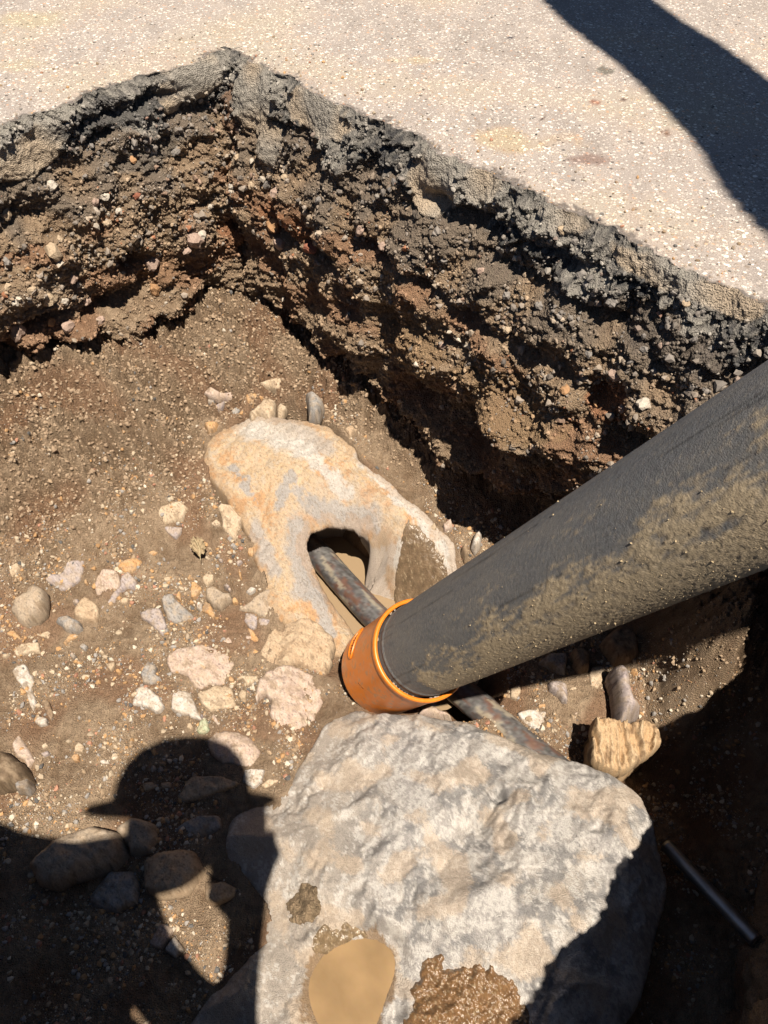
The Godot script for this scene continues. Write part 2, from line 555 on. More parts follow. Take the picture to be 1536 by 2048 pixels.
func build_wall(key: String, o2: Vector2, dir2: Vector2, nrm2: Vector2, s0: float, s1: float, vmax: float, lean: float, step: float, pockets: Array, smears: Array, tints: Array, flip: bool, edge: Callable, foot := []) -> void:
	var w := {"o": Vector3(o2.x, ROAD_Y, o2.y), "dir": Vector3(dir2.x, 0, dir2.y), "nrm": Vector3(nrm2.x, 0, nrm2.y), "lean": lean}
	walls[key] = w
	var pk := ellipses(w, pockets)
	var sm := ellipses(w, smears)
	var ti := ellipses(w, tints)
	var ft := []
	for e in foot: ft.append(wall_sv(w, e[0], e[1]))
	var ns := int((s1 - s0) / step) + 1
	var nv := int(vmax / step) + 1
	var pos := PackedVector3Array(); pos.resize(ns * nv)
	var col := PackedColorArray(); col.resize(ns * nv)
	var sf := PackedByteArray(); sf.resize(ns * nv)
	var off := 31.0 * (key.length() + (5.0 if flip else 0.0))
	var vfoot := PackedFloat32Array(); vfoot.resize(ns)
	for i in ns:
		var s := s1 - i * step if flip else s0 + i * step
		vfoot[i] = 9.0
		for k in ft.size() - 1:
			if s >= ft[k].x and s <= ft[k + 1].x: vfoot[i] = lerpf(ft[k].y, ft[k + 1].y, (s - ft[k].x) / (ft[k + 1].x - ft[k].x))
		if ft and s < ft[0].x: vfoot[i] = ft[0].y
		if ft and s > ft[-1].x: vfoot[i] = ft[-1].y
	for j in nv:
		var v := j * step
		for i in ns:
			var s := s1 - i * step if flip else s0 + i * step
			var X := s + off
			var low := n1.get_noise_2d(X * 9.0, v * 9.0)
			var mid := nf.get_noise_2d(X * 22.0, v * 30.0)
			var fine := nf.get_noise_2d(X * 80.0, v * 80.0)
			var strat := nr.get_noise_2d(X * 9.0 + mid * 0.3, v * 26.0 + low * 0.6)
			var clod := nc.get_noise_2d(X * 36.0 + mid * 0.5, v * 40.0)
			var va := 0.085 + 0.03 * n1.get_noise_1d(X * 7.0) + 0.016 * mid
			var inasph := clampf((va - v) / 0.012, 0.0, 1.0)
			var smear := 0.0
			for e in sm:
				var du: float = (s - e[0]) / e[2]
				var dv: float = (v - e[1]) / e[3]
				var q: float = du * du + dv * dv + mid * 0.55
				if q < 1.0: smear = maxf(smear, clampf((1.0 - q) * 4.0, 0.0, 1.0) * e[4])
			var d_soil := -0.008 + low * 0.017 + mid * 0.010 + fine * 0.004 + strat * 0.008 - (clod + 0.5) * 0.005
			var d_asph := mid * 0.017 + fine * 0.007 - maxf(0.0, 0.014 - v) * (0.5 + mid) - (clod + 0.5) * 0.013 + low * 0.008
			var D := lerpf(d_soil, d_asph, inasph)
			D = lerpf(D, 0.002 + low * 0.008 + fine * 0.0018, smear * 0.92)
			for e in pk:
				var du: float = (s - e[0]) / e[2]
				var dv: float = (v - e[1]) / e[3]
				var q: float = du * du + dv * dv
				if q < 4.0: D -= e[4] * exp(-q * 1.2)
			var vb := vfoot[i] + low * 0.02 + mid * 0.012
			if v > vb - 0.01: D -= (0.09 + lean * 0.2) * smoothstep(vb - 0.005, vb + 0.06, v)
			D += lean * minf(v, LEAN_V) + edge.call(s)
			var k := j * ns + i
			pos[k] = w.o + w.dir * s + w.nrm * D + Vector3.DOWN * v
			sf[k] = 1 if smear > 0.4 else 0
			# colour: soil and asphalt layers, smears, then tinted ellipses
			var t := 0.40 + mid * 0.5 + fine * 0.5
			var c := soil_tone(t)
			c = c.lerp(lin(0.155, 0.130, 0.108), clampf((0.19 + low * 0.08 - v) / 0.06, 0.0, 1.0) * 0.85)
			var red := n1.get_noise_2d(X * 6.0 + 70.0, v * 9.0)
			if red > 0.05 and v > 0.2: c = c.lerp(lin(0.23, 0.125, 0.075), clampf((red - 0.05) * 1.7, 0.0, 0.6))
			var ac := lin(0.062, 0.062, 0.063).lerp(lin(0.27, 0.255, 0.235), clampf(0.5 + fine * 1.0 + low * 0.7 + clampf((0.05 - v) * 8.0, -0.4, 0.3), 0.0, 1.0))
			c = c.lerp(ac, inasph)
			c = c.lerp(lin(0.42, 0.345, 0.265).lerp(lin(0.33, 0.31, 0.28), clampf(0.5 + low, 0.0, 1.0)) * (1.0 + fine * 0.25), smear)
			for e in ti:
				var du: float = (s - e[0]) / e[2]
				var dv: float = (v - e[1]) / e[3]
				var q: float = du * du + dv * dv + mid * 0.7 + fine * 0.3
				if q < 1.0: c = c.lerp(e[4], clampf((1.0 - q) * 2.5, 0.0, 0.85))
			col[k] = c
	var mesh := grid_mesh(ns, nv, pos, col, PackedByteArray())
	w["pos"] = pos; w["ns"] = ns; w["nv"] = nv; w["step"] = step; w["s0"] = s0; w["s1"] = s1; w["flip"] = flip
	var a := mesh.surface_get_arrays(0)
	w["nor"] = a[Mesh.ARRAY_NORMAL]; w["col"] = col; w["smear"] = sf
	solo("pit_wall_" + key, mesh, mats.soil, "", "", Vector3.ZERO, "", "structure")

func wall_point(w: Dictionary, s: float, v: float) -> int:
	var i := int((w.s1 - s) / w.step) if w.flip else int((s - w.s0) / w.step)
	return clampi(int(v / w.step), 0, w.nv - 1) * w.ns + clampi(i, 0, w.ns - 1)

func no_edge(_s: float) -> float: return 0.0
func wavy_edge(s: float) -> float: return 0.007 * n1.get_noise_1d(s * 14.0 + 5.0) + 0.0025 * nf.get_noise_1d(s * 60.0)
func near_edge(q: float) -> float:
	# the near right edge, which casts its broken shadow on the boulder
	var c := [[-0.2, 1.66], [0.16, 1.667], [0.27, 1.673], [0.435, 1.722], [0.63, 1.732], [0.81, 1.765], [1.7, 1.83]]
	var p := 1.66
	for k in c.size() - 1:
		if q >= c[k][0] and q <= c[k + 1][0]: p = lerpf(c[k][1], c[k + 1][1], (q - c[k][0]) / (c[k + 1][0] - c[k][0]))
	return -(p - 1.7) + 0.009 * n1.get_noise_1d(q * 9.0) + 0.003 * nf.get_noise_1d(q * 60.0)

func build_walls() -> void:
	var pale := lin(0.26, 0.19, 0.14)
	var rust := lin(0.25, 0.125, 0.07)
	build_wall("left", CORNER, PQ, PR, -0.1, 1.05, 0.66, 0.24, 0.0025,
		[[395, 222, 45, 26, .035], [250, 222, 110, 14, .022], [200, 275, 60, 12, .025], [265, 530, 34, 26, .06], [60, 440, 80, 45, .035], [230, 610, 120, 26, .05], [90, 650, 70, 16, .045], [330, 470, 16, 40, .025], [490, 440, 30, 16, .03], [330, 560, 30, 20, -.03], [310, 635, 60, 24, -.035], [170, 660, 60, 20, -.03], [40, 600, 90, 40, -.02], [420, 590, 40, 20, .03]],
		[[390, 155, 65, 55, 1.0], [345, 195, 28, 42, .9], [45, 320, 90, 45, .85], [90, 275, 50, 36, .8]],
		[[230, 230, 130, 40, lin(.085, .083, .083)], [390, 480, 40, 50, pale], [70, 600, 90, 40, lin(.27, .21, .155)], [150, 610, 60, 30, pale], [300, 310, 90, 40, lin(.13, .115, .10)], [500, 450, 60, 40, rust], [330, 540, 50, 40, lin(.23, .145, .09)]], true, wavy_edge, [[480, 575], [350, 622], [250, 660], [150, 680], [0, 700], [-150, 730]])
	build_wall("right", CORNER, PR, PQ, -0.1, 1.78, 0.9, 0.36, 0.0025,
		[[560, 480, 30, 16, .035], [735, 505, 50, 18, .045], [640, 520, 26, 14, .03], [870, 410, 40, 22, .03], [960, 450, 60, 28, .045], [1010, 540, 70, 20, .03], [1130, 520, 60, 24, .035], [1200, 640, 60, 24, .03], [840, 580, 60, 16, .03], [930, 650, 80, 18, .035], [1060, 720, 80, 22, .035], [1180, 800, 60, 28, .05], [760, 640, 30, 26, .03], [820, 800, 60, 40, .06], [930, 870, 60, 60, .09], [1250, 900, 60, 30, .05], [1010, 845, 90, 34, -.045], [880, 740, 60, 50, -.03], [1120, 880, 70, 30, -.03], [700, 660, 50, 40, -.02], [560, 330, 18, 26, .02]],
		[[505, 195, 45, 75, .9], [535, 290, 26, 50, .7], [635, 225, 80, 52, 1.0], [865, 370, 60, 75, 1.0], [960, 370, 46, 46, .8], [1120, 440, 60, 25, .5], [1300, 540, 110, 30, .8], [1450, 600, 100, 34, .8]],
		[[1330, 680, 200, 60, lin(.12, .102, .088)], [560, 450, 60, 30, rust], [1200, 820, 60, 50, rust], [450, 250, 20, 90, lin(.17, .105, .07)], [800, 540, 40, 30, pale], [1010, 800, 130, 60, lin(.24, .165, .10)], [820, 700, 90, 70, lin(.24, .165, .10)]], false, wavy_edge, [[470, 575], [520, 590], [600, 650], [700, 730], [770, 800], [830, 880], [900, 940], [1000, 985], [1150, 985], [1300, 990], [1536, 1050]])
	build_wall("near_right", CORNER + PR * 1.7, PQ, -PR, -0.1, 1.75, 0.9, 0.06, 0.006,
		[], [], [], false, near_edge)
	build_wall("near_left", CORNER + PQ * 1.55, PR, -PQ, -0.1, 1.95, 0.9, 0.06, 0.012,
		[], [], [], true, no_edge)

# ---------------------------------------------------------------- the road round the pit
func road_colour(x: float, z: float) -> Color:
	var d := n1.get_noise_2d(x * 2.3 + 11.0, z * 2.3)
	var f := nf.get_noise_2d(x * 14.0, z * 5.0)
	var c := lin(0.95, 0.965, 0.985) * (1.0 + 0.22 * f + 0.10 * d)
	var dust := clampf(0.1 + d * 1.6 + f * 0.8, 0.0, 1.0)
	c = c.lerp(lin(1.10, 1.0, 0.86), dust * 0.6)
	for e in road_marks:
		var u: float = (x - e[0]) / e[2]
		var v: float = (z - e[1]) / e[3]
		var q: float = u * u + v * v + f * e[5]
		if q < 1.0: c = c.lerp(e[4], clampf((1.0 - q) * e[6], 0.0, 1.0))
	return c

var road_marks := []

func build_road() -> void:
	for e in [[1212, 141, 18, 9, lin(.42, .44, .42), .15, 8.0], [1020, 75, 5, 4, lin(.1, .1, .14), .2, 6.0], [1190, 205, 12, 6, lin(.62, .34, .25), .8, 2.0], [1175, 320, 60, 14, lin(.62, .53, .52), 1.2, 2.0], [1040, 285, 110, 30, lin(1.08, .95, .78), 1.3, 1.5], [1500, 170, 45, 18, lin(1.2, 1.25, 1.3), 1.4, 2.0], [1530, 135, 25, 14, lin(1.5, 1.5, 1.4), 1.0, 1.5], [230, 55, 60, 14, lin(1.2, 1.15, 1.02), 1.2, 1.2], [60, 40, 80, 22, lin(1.1, 1.0, .85), 1.2, 1.2], [40, 130, 60, 16, lin(1.1, 1.02, .88), 1.2, 1.0], [1085, 238, 4, 3, lin(.2, .13, .12), .2, 5.0], [1248, 200, 5, 4, lin(.3, .22, .2), .2, 5.0], [820, 120, 60, 8, lin(1.08, .97, .82), 1.4, 1.2], [1330, 265, 14, 6, lin(.5, .36, .3), 1.0, 2.0]]:
		var c := at_y(e[0], e[1], ROAD_Y)
		var a := at_y(e[0] + e[2], e[1], ROAD_Y)
		var b := at_y(e[0], e[1] + e[3], ROAD_Y)
		road_marks.append([c.x, c.z, absf(a.x - c.x), absf(b.z - c.z), e[4], e[5], e[6]])
	var root := Node3D.new()
	put(root, "road", "", "", "", "structure")
	var offs := [0.0, 0.002, 0.005, 0.008, 0.012, 0.016, 0.02, 0.024, 0.028, 0.032, 0.037]
	while offs[-1] < 1.5: offs.append(offs[-1] + 0.014)
	offs.append_array([1.7, 2.0, 3.0, 5.0, 9.0, 16.0, 30.0])
	var far_a := [-30.0, -15.0, -7.0, -3.0, -1.5, -0.8, -0.4, -0.2]
	for key in ["right", "left", "near_right", "near_left"]:
		var w: Dictionary = walls[key]
		var ss := []
		var lo := 0.0
		var hi: float = w.s1
		if key == "right":
			for f in far_a: ss.append(f)
			lo = -0.1
		var s := lo
		if key == "near_left":
			hi = 1.83
		while s < hi - 0.01:
			ss.append(s)
			s += 0.005
		ss.append(hi - 0.003)
		if key != "near_left":
			for f in [0.15, 0.4, 0.9, 2.0, 5.0, 12.0, 30.0]: ss.append(hi + f)
		var flip: bool = w.flip
		if flip: ss.reverse()
		var pos := PackedVector3Array()
		var col := PackedColorArray()
		for o in range(offs.size() - 1, -1, -1):
			for sv in ss:
				var e := 0.0
				if sv >= w.s0 and sv <= w.s1 and (key != "right" or sv > -0.02):
					var k := wall_point(w, sv, 0.0)
					e = (w.pos[k] - w.o).dot(w.nrm)
				elif key == "near_right": e = near_edge(minf(sv, 1.7))
				var fade := 1.0 - smoothstep(0.3, 1.0, float(offs[o]))
				var q: Vector3 = w.o + w.dir * sv + w.nrm * (e * fade - offs[o])
				var lump := nf.get_noise_2d(q.x * 9.0, q.z * 9.0)
				var cut: bool = sv > 0.0 and sv < hi
				if cut and offs[o] < 0.03: q.y -= (0.03 - offs[o]) * (0.10 + 0.25 * maxf(0.0, lump)) * smoothstep(0.0, 0.012, float(offs[o]))
				if cut and offs[o] == 0.0: q.y -= 0.001
				pos.append(q)
				var c := road_colour(q.x, q.z)
				if cut and offs[o] < 0.03: c = c.lerp(lin(0.36, 0.36, 0.37), clampf(((0.012 - offs[o]) / 0.012 + lump * 2.0 + nf.get_noise_2d(q.x * 90.0, q.z * 90.0) * 1.5) * 3.0, 0.0, 0.9))
				col.append(c)
		part("surface", grid_mesh(ss.size(), offs.size(), pos, col, PackedByteArray()), mats.road, root)

# ---------------------------------------------------------------- rocks
const TONES := {
	"cream": [Vector3(.40, .315, .225), Vector3(.46, .385, .30), Vector3(.30, .225, .155)],
	"orange": [Vector3(.40, .235, .11), Vector3(.43, .29, .165), Vector3(.32, .17, .085)],
	"tan": [Vector3(.36, .265, .18), Vector3(.42, .34, .25), Vector3(.27, .185, .12)],
	"pink": [Vector3(.38, .295, .25), Vector3(.44, .37, .32), Vector3(.31, .25, .23)],
	"lavender": [Vector3(.29, .25, .25), Vector3(.36, .32, .31), Vector3(.22, .19, .20)],
	"grey": [Vector3(.23, .22, .215), Vector3(.31, .29, .275), Vector3(.15, .148, .15)],
	"white": [Vector3(.44, .405, .37), Vector3(.50, .475, .45), Vector3(.34, .31, .29)],
	"green": [Vector3(.31, .345, .235), Vector3(.40, .42, .32), Vector3(.22, .27, .17)],
	"brown": [Vector3(.17, .115, .075), Vector3(.22, .155, .105), Vector3(.11, .072, .047)],
	"soil": [Vector3(.11, .078, .05), Vector3(.14, .102, .07), Vector3(.085, .058, .038)],
	"buff": [Vector3(.30, .245, .19), Vector3(.36, .30, .24), Vector3(.24, .20, .165)],
}

func rock_tint(kind: String, at: float, x: float, z: float) -> Color:
	var t: Array = TONES[kind]
	var a := nf.get_noise_2d(x * 26.0 + at, z * 26.0) * 0.6
	var b := nf.get_noise_2d(x * 150.0, z * 150.0 + at)
	var c: Vector3 = t[0]
	c = c.lerp(t[1], clampf(a * 1.6 + 0.2, 0.0, 1.0))
	c = c.lerp(t[2], clampf(-a * 1.6 - 0.1, 0.0, 1.0))
	if b > 0.32: c = c.lerp(t[2] * 0.5, 0.65)
	elif b < -0.34: c = c.lerp(t[1] * 1.08, 0.6)
	var dust := nf.get_noise_2d(x * 55.0 + at * 1.3, z * 55.0)
	c = c.lerp(Vector3(.33, .255, .18), clampf((dust + 0.1) * 1.6, 0.0, 0.45))
	var mud := n1.get_noise_2d(x * 34.0 - at, z * 34.0 + 7.0)
	mud += b * 0.6
	if mud > 0.5: c = c.lerp(Vector3(.19, .14, .095), clampf((mud - 0.5) * 4.0, 0.0, 0.6))
	return Color(c.x, c.y, c.z)

func stone(pts: Array, kind: String, thick: float, called: String, label: String, category := "stone", group := "", relief := 1.0) -> MeshInstance3D:
	var poly := PackedVector2Array()
	var c3 := Vector3.ZERO
	for i in range(0, pts.size(), 2):
		var q := on_ground(pts[i], pts[i + 1], thick * 0.75)
		poly.append(Vector2(q.x, q.z))
		c3 += q
	c3 /= poly.size()
	var span := 0.0
	for p in poly: span = maxf(span, p.distance_to(Vector2(c3.x, c3.z)))
	poly = smooth_outline(poly, 1, minf(0.004, span * 0.10), c3.x * 90.0, 0.1)
	var hc := hb(c3.x, c3.z)
	var gx := clampf((hb(c3.x + 0.03, c3.z) - hb(c3.x - 0.03, c3.z)) / 0.06, -0.9, 0.9)
	var gz := clampf((hb(c3.x, c3.z + 0.03) - hb(c3.x, c3.z - 0.03)) / 0.06, -0.9, 0.9)
	var steep := clampf((sqrt(gx * gx + gz * gz) - 0.3) / 0.4, 0.0, 1.0)
	if thick < 0.03: thick *= lerpf(1.0, 0.5, steep)
	if thick > 0.03:
		gx = clampf(gx, -0.25, 0.25); gz = clampf(gz, -0.25, 0.25)
	var tx := rng.randf_range(-0.12, 0.12)
	var tz := rng.randf_range(-0.12, 0.12)
	var at := rng.randf() * 500.0
	if thick < 0.019: thick *= 0.7
	var rim := minf(span * 0.3, thick * 0.4 + 0.0015)
	var amp := (minf(0.0013, span * 0.045) + maxf(0.0, span - 0.045) * 0.03) * relief
	var cuts := []
	for k in 4:
		var an := rng.randf() * TAU
		cuts.append([cos(an), sin(an), span * rng.randf_range(0.05, 0.5), rng.randf_range(0.12, 0.55) * clampf(thick / 0.015, 0.3, 1.2)])
	var top := func(x: float, z: float) -> float:
		var dx := x - c3.x
		var dz := z - c3.z
		var chop := 0.0
		for q in cuts:
			chop = maxf(chop, (dx * q[0] + dz * q[1] - q[2]) * q[3])
		return hc + thick - minf(chop, thick * 0.8) + (gx + tx) * dx + (gz + tz) * dz + n1.get_noise_2d(x * 45.0 + at, z * 45.0) * amp * 1.6 + nf.get_noise_2d(x * 120.0, z * 120.0 + at) * amp
	var lean := func(_x: float, _z: float, t: float) -> float: return thick * 0.12 * sin(t * PI) - thick * 0.15 * t
	var tint := func(x: float, z: float, _d: float) -> Color: return rock_tint(kind, at, x, z)
	var step := clampf(span / 16.0, 0.0012, 0.003)
	var origin := Vector3(c3.x, hc - 0.01, c3.z)
	var mesh := slab(poly, origin, step, 1, top, rim, thick * 0.45, thick * 0.55 + 0.018, 4, lean, tint)
	return solo(called, mesh, mats.stone, label, category, origin, group)

func stones() -> void:
	var small := "small stone chip lying in the gravel of the pit floor"
	var sg := "small stone chips on the pit floor"
	var L := [
		[[14,1212,20,1196,46,1180,48,1169,66,1160,75,1169,91,1182,96,1201,87,1221,68,1237,48,1242,27,1228], "buff", .04, "thick rounded grey tan stone casting a dark shadow on gravel"],
		[[164,1182,182,1194,196,1212,198,1230,189,1242,169,1240,150,1228,142,1214,150,1201,159,1192], "tan", .02, "egg shaped orange tan stone beside a purplish outcrop"],
		[[107,1237,114,1228,139,1228,159,1242,164,1251,146,1262,130,1260,121,1249], "grey", .024, "wedge of blue grey stone with a sharp shaded end"],
		[[68,1269,107,1255,116,1260,114,1276,100,1278,87,1274], "cream", .006, "thin pointed cream flake half sunk in mud"],
		[[124,1285,137,1271,150,1263,154,1269,141,1281,130,1288], "orange", .01, "finger shaped orange pebble below a grey wedge"],
		[[185,1167,189,1153,205,1132,228,1135,237,1148,239,1167,228,1180,205,1187,191,1183], "pink", .014, "pinkish cracked outcrop left of a purple one"],
		[[240,1144,251,1139,262,1146,272,1164,267,1176,253,1173,242,1180,228,1203,212,1221,201,1214,203,1205,219,1189,240,1171], "lavender", .012, "purple grey hooked outcrop with a tail"],
		[[232,1128,253,1116,271,1108,281,1119,278,1130,262,1142,248,1139], "orange", .014, "orange oblong stone above the purple outcrop"],
		[[10,1135,27,1123,38,1123,39,1135,30,1144,21,1148], "cream", .012, "cream half round stone at the foot of the bank"],
		[[89,1153,103,1146,123,1146,137,1121,159,1114,169,1119,164,1144,159,1160,137,1171,116,1176,100,1167], "lavender", .005, "dusty lavender rock face barely showing through the soil"],
		[[276,1221,296,1210,314,1212,326,1226,332,1244,326,1270,317,1262,298,1244,280,1235], "lavender", .012, "lavender grey wing shaped stone"],
		[[322,1201,325,1187,343,1184,352,1198,366,1210,384,1224,384,1233,368,1237,348,1237,332,1237,327,1219], "grey", .018, "blue grey boot shaped stone"],
		[[332,1310,352,1296,380,1287,403,1286,428,1292,450,1296,464,1308,469,1326,457,1347,453,1364,428,1362,414,1363,398,1372,384,1369,377,1351,357,1343,341,1345,334,1328], "pink", .014, "largest flat pink speckled stone set in gravel"],
		[[391,1384,407,1376,428,1368,446,1370,464,1373,466,1388,471,1404,459,1413,437,1415,418,1424,407,1406], "cream", .012, "four sided cream stone touching the large pink one"],
		[[341,1381,355,1377,377,1382,387,1397,396,1422,400,1438,382,1429,364,1422,346,1422], "white", .012, "pale pointed stone left of a four sided cream one"],
		[[262,1408,269,1374,285,1367,301,1374,317,1392,326,1410,321,1422,308,1420,283,1406], "white", .015, "whitish tooth shaped stone below a dark grey one"],
		[[280,1347,292,1317,310,1328,308,1344,321,1353,305,1364,285,1362], "grey", .014, "dark grey craggy stone with a pointed top"],
		[[508,1390,515,1360,535,1338,560,1330,600,1331,625,1343,640,1370,645,1400,630,1430,605,1452,575,1462,550,1450,537,1425,540,1400,530,1385,520,1390,512,1400], "pink", .02, "big round pinkish stone with a muddy bite beside the orange collar"],
		[[516,1299,537,1253,546,1238,571,1230,619,1232,640,1252,664,1275,670,1296,664,1322,645,1345,626,1336,585,1326,555,1330,541,1326,519,1308], "tan", .024, "broad grey veined tan stone wedged against the orange collar"],
		[[478,1212,505,1198,528,1178,551,1173,557,1187,562,1208,564,1224,544,1234,516,1231,505,1219,487,1219], "buff", .012, "flat buff stone in front of the pale holed rock"],
		[[487,1237,491,1221,507,1224,514,1235,512,1258,498,1255], "lavender", .012, "small lavender block beside a flat buff stone"],
		[[516,1235,542,1239,535,1249,516,1253], "lavender", .008, ""],
		[[494,1253,507,1260,518,1278,515,1283,500,1278], "orange", .012, "rusty orange lozenge shaped pebble"],
		[[491,1299,505,1295,521,1303,521,1310,496,1324], "orange", .008, ""],
		[[409,1176,428,1173,446,1183,459,1183,463,1192,450,1203,437,1212,423,1208,412,1192], "buff", .022, "brownish grey ridged stone among orange chips"],
		[[403,1153,409,1145,428,1146,425,1160,414,1170,406,1164], "cream", .014, "cream arrowhead stone above a ridged brownish one"],
		[[381,1180,382,1162,391,1160,403,1173,393,1187,387,1195,381,1192], "orange", .012, ""],
		[[373,1155,380,1146,388,1157,378,1160], "orange", .01, ""],
		[[401,1212,409,1200,421,1208,430,1230,426,1237,414,1226,403,1221], "orange", .01, ""],
		[[463,1196,469,1192,477,1201,471,1206,465,1204], "orange", .01, ""],
		[[491,1180,501,1171,512,1173,508,1180,498,1185], "white", .014, ""],
		[[494,1094,505,1090,508,1103,503,1110,495,1105], "orange", .014, ""],
		[[446,1281,457,1269,466,1287,457,1288], "pink", .01, ""],
		[[469,1290,470,1274,477,1271,478,1281,472,1292], "orange", .01, ""],
		[[469,1360,478,1349,500,1351,519,1351,503,1365,494,1367,487,1356], "cream", .006, ""],
		[[475,1388,482,1378,494,1381,491,1394,482,1397], "cream", .01, ""],
		[[354,1181,359,1180,363,1201,350,1192], "orange", .01, ""],
		[[20,1487,34,1460,50,1482,67,1516,57,1532,46,1518,32,1514], "pink", .012, "long salmon pink wedge next to a soil clod"],
		[[-24,1500,0,1498,14,1505,34,1518,52,1534,55,1550,46,1560,23,1566,-24,1572], "soil", .05, "brown clod of earth with a grey stone in front"],
		[[30,1569,41,1559,57,1557,60,1569,52,1582,34,1580], "grey", .03, "grey lump of stone in front of a soil clod"],
		[[148,1493,157,1481,169,1491,164,1503,148,1500], "cream", .01, ""],
		[[141,1514,148,1505,158,1507,157,1521,146,1521], "orange", .01, ""],
		[[67,1441,75,1430,91,1434,93,1446,77,1450], "white", .012, ""],
		[[80,1505,96,1500,98,1507,87,1512], "lavender", .008, ""],
		[[82,1489,91,1484,97,1491,84,1496], "cream", .008, ""],
		[[197,1518,207,1517,219,1525,203,1528], "white", .008, ""],
		[[20,1340,34,1324,48,1326,64,1349,66,1365,62,1376,71,1406,64,1417,55,1406,52,1383,34,1360], "white", .01, "long whitish stone tapering to a tail"],
		[[24,1294,46,1283,77,1285,80,1303,55,1303,30,1310], "cream", .012, "cream and orange brick shaped stone"],
		[[6,1262,18,1251,39,1269,40,1278,21,1271], "orange", .012, ""],
		[[157,1292,164,1285,174,1290,169,1299], "grey", .008, ""],
		[[137,1308,144,1303,152,1310,146,1317], "grey", .008, ""],
		[[210,1326,230,1322,230,1331,221,1340], "cream", .009, ""],
		[[295,1103,305,1098,316,1103,305,1110], "orange", .009, ""],
		[[237,1198,248,1192,257,1196,253,1205,242,1205], "tan", .012, ""],
		[[55,1733,68,1705,114,1673,182,1646,232,1660,246,1696,214,1728,150,1751,105,1769,68,1760], "buff", .055, "long rounded boulder lying mostly in a person's shadow"],
		[[226,1648,264,1635,301,1646,314,1673,301,1696,258,1705,248,1687], "buff", .03, "shaded flat stone touching the long rounded boulder"],
		[[278,1714,310,1696,383,1689,401,1733,365,1787,319,1792,283,1769], "tan", .045, "squarish brown block half in a person's shadow"],
		[[173,1787,214,1742,260,1737,273,1769,269,1806,228,1824,178,1815], "grey", .022, "shaded grey five sided stone below the long boulder"],
		[[342,1660,392,1628,438,1632,443,1655,406,1673,365,1669], "grey", .015, "shaded grey slab against the grey boulder's end"],
		[[351,1596,374,1550,456,1555,479,1568,410,1591,365,1603], "tan", .012, "flat tan stone inside the hat's shadow"],
		[[412,1477,433,1459,469,1455,501,1473,522,1500,506,1527,483,1532,451,1523,424,1509], "pink", .018, "round pinkish stone cut by the edge of the hat's shadow"],
		[[483,1559,488,1535,529,1538,524,1559,506,1575], "white", .014, "bluish white stone below the round pinkish one"],
		[[520,1568,538,1555,561,1559,533,1578], "cream", .008, ""],
		[[296,1887,319,1842,346,1856,337,1878,319,1897], "pink", .014, "sunlit pinkish stone inside the loop of shadow"],
		[[328,1897,346,1869,365,1897,346,1915], "white", .014, "white stone beside a pinkish one inside the loop of shadow"],
		[[391,1457,400,1439,409,1433,417,1441,416,1457,407,1467,396,1464], "green", .016, "pale green stone touching a pointed white one"],
		[[421,1432,428,1426,441,1448,434,1450], "pink", .008, ""],
		[[406,1760,437,1760,474,1769,469,1792,428,1810,410,1801], "tan", .02, "tan stone crossed by the arm's shadow edge"],
		[[283,1568,300,1562,318,1570,290,1580], "tan", .01, ""],
		[[320,1566,340,1562,342,1574,322,1575], "tan", .01, ""],
		[[407,774,419,769,440,779,469,773,478,778,461,791,437,790,414,782], "pink", .02, "pink boat shaped stone on the soil bank"],
		[[453,764,461,753,474,759,476,765,458,768], "white", .014, "small white stone above the pink boat shaped one"],
		[[517,752,560,750,567,776,549,770,528,769], "cream", .022, "cream and orange slab uppermost above the holed rock"],
		[[489,779,502,774,525,782,518,792,505,802,492,795], "orange", .024, "yellowish brown stone above the tan crescent"],
		[[495,821,513,813,526,800,541,794,551,798,547,819,539,832,518,826,500,833], "cream", .026, "tan crescent shaped stone on the holed rock's upper rim"],
		[[553,813,560,803,575,816,567,829,560,837,554,832], "cream", .022, "cream oval stone beside the tan crescent"],
		[[612,776,625,772,635,785,647,800,635,829,617,824,614,798], "grey", .045, "upright grey stone shading the holed rock's upper rim"],
		[[429,806,448,796,443,811,435,817], "lavender", .012, ""],
		[[409,847,419,838,435,842,429,858,416,860], "orange", .022, "orange tan stone at the holed rock's upper corner"],
		[[457,826,469,811,479,816,471,826], "grey", .012, ""],
		[[687,855,700,847,716,858,700,871], "tan", .022, "tan stone on the slope right of the holed rock"],
		[[414,793,427,795,424,803,415,801], "grey", .012, ""],
		[[291,1018,305,1001,338,999,359,997,372,1007,367,1034,348,1040,326,1041,309,1034], "cream", .022, "large cream stone jutting from the foot of the bank"],
		[[434,1011,439,1002,461,999,482,1003,486,1028,475,1059,469,1075,455,1065,443,1046], "cream", .018, "shield shaped cream stone beside the holed rock"],
		[[327,1052,336,1048,363,1050,361,1061,350,1072,334,1063], "lavender", .014, "lavender stone under the large cream one"],
		[[420,1044,432,1036,441,1046,430,1052], "cream", .01, ""],
		[[458,1088,466,1082,474,1090,468,1097], "grey", .014, ""],
		[[475,1139,482,1143,484,1157,478,1153], "orange", .01, ""],
		[[1098,1366,1104,1358,1122,1355,1133,1368,1137,1400,1128,1402,1115,1387,1102,1376], "lavender", .026, "pale grey pointed stone on the mud below the black pipe"],
		[[1022,1376,1039,1367,1044,1381,1031,1397,1023,1389], "cream", .014, "yellowish cube of stone beside the steel pipe"],
		[[1034,1426,1055,1417,1094,1418,1091,1434,1094,1457,1086,1473,1070,1462,1052,1444], "white", .008, "flat white three cornered stone against the steel pipe"],
		[[1180,1345,1187,1332,1211,1332,1206,1358,1193,1376,1180,1368], "cream", .008, "flat beige stone left of the upright slab"],
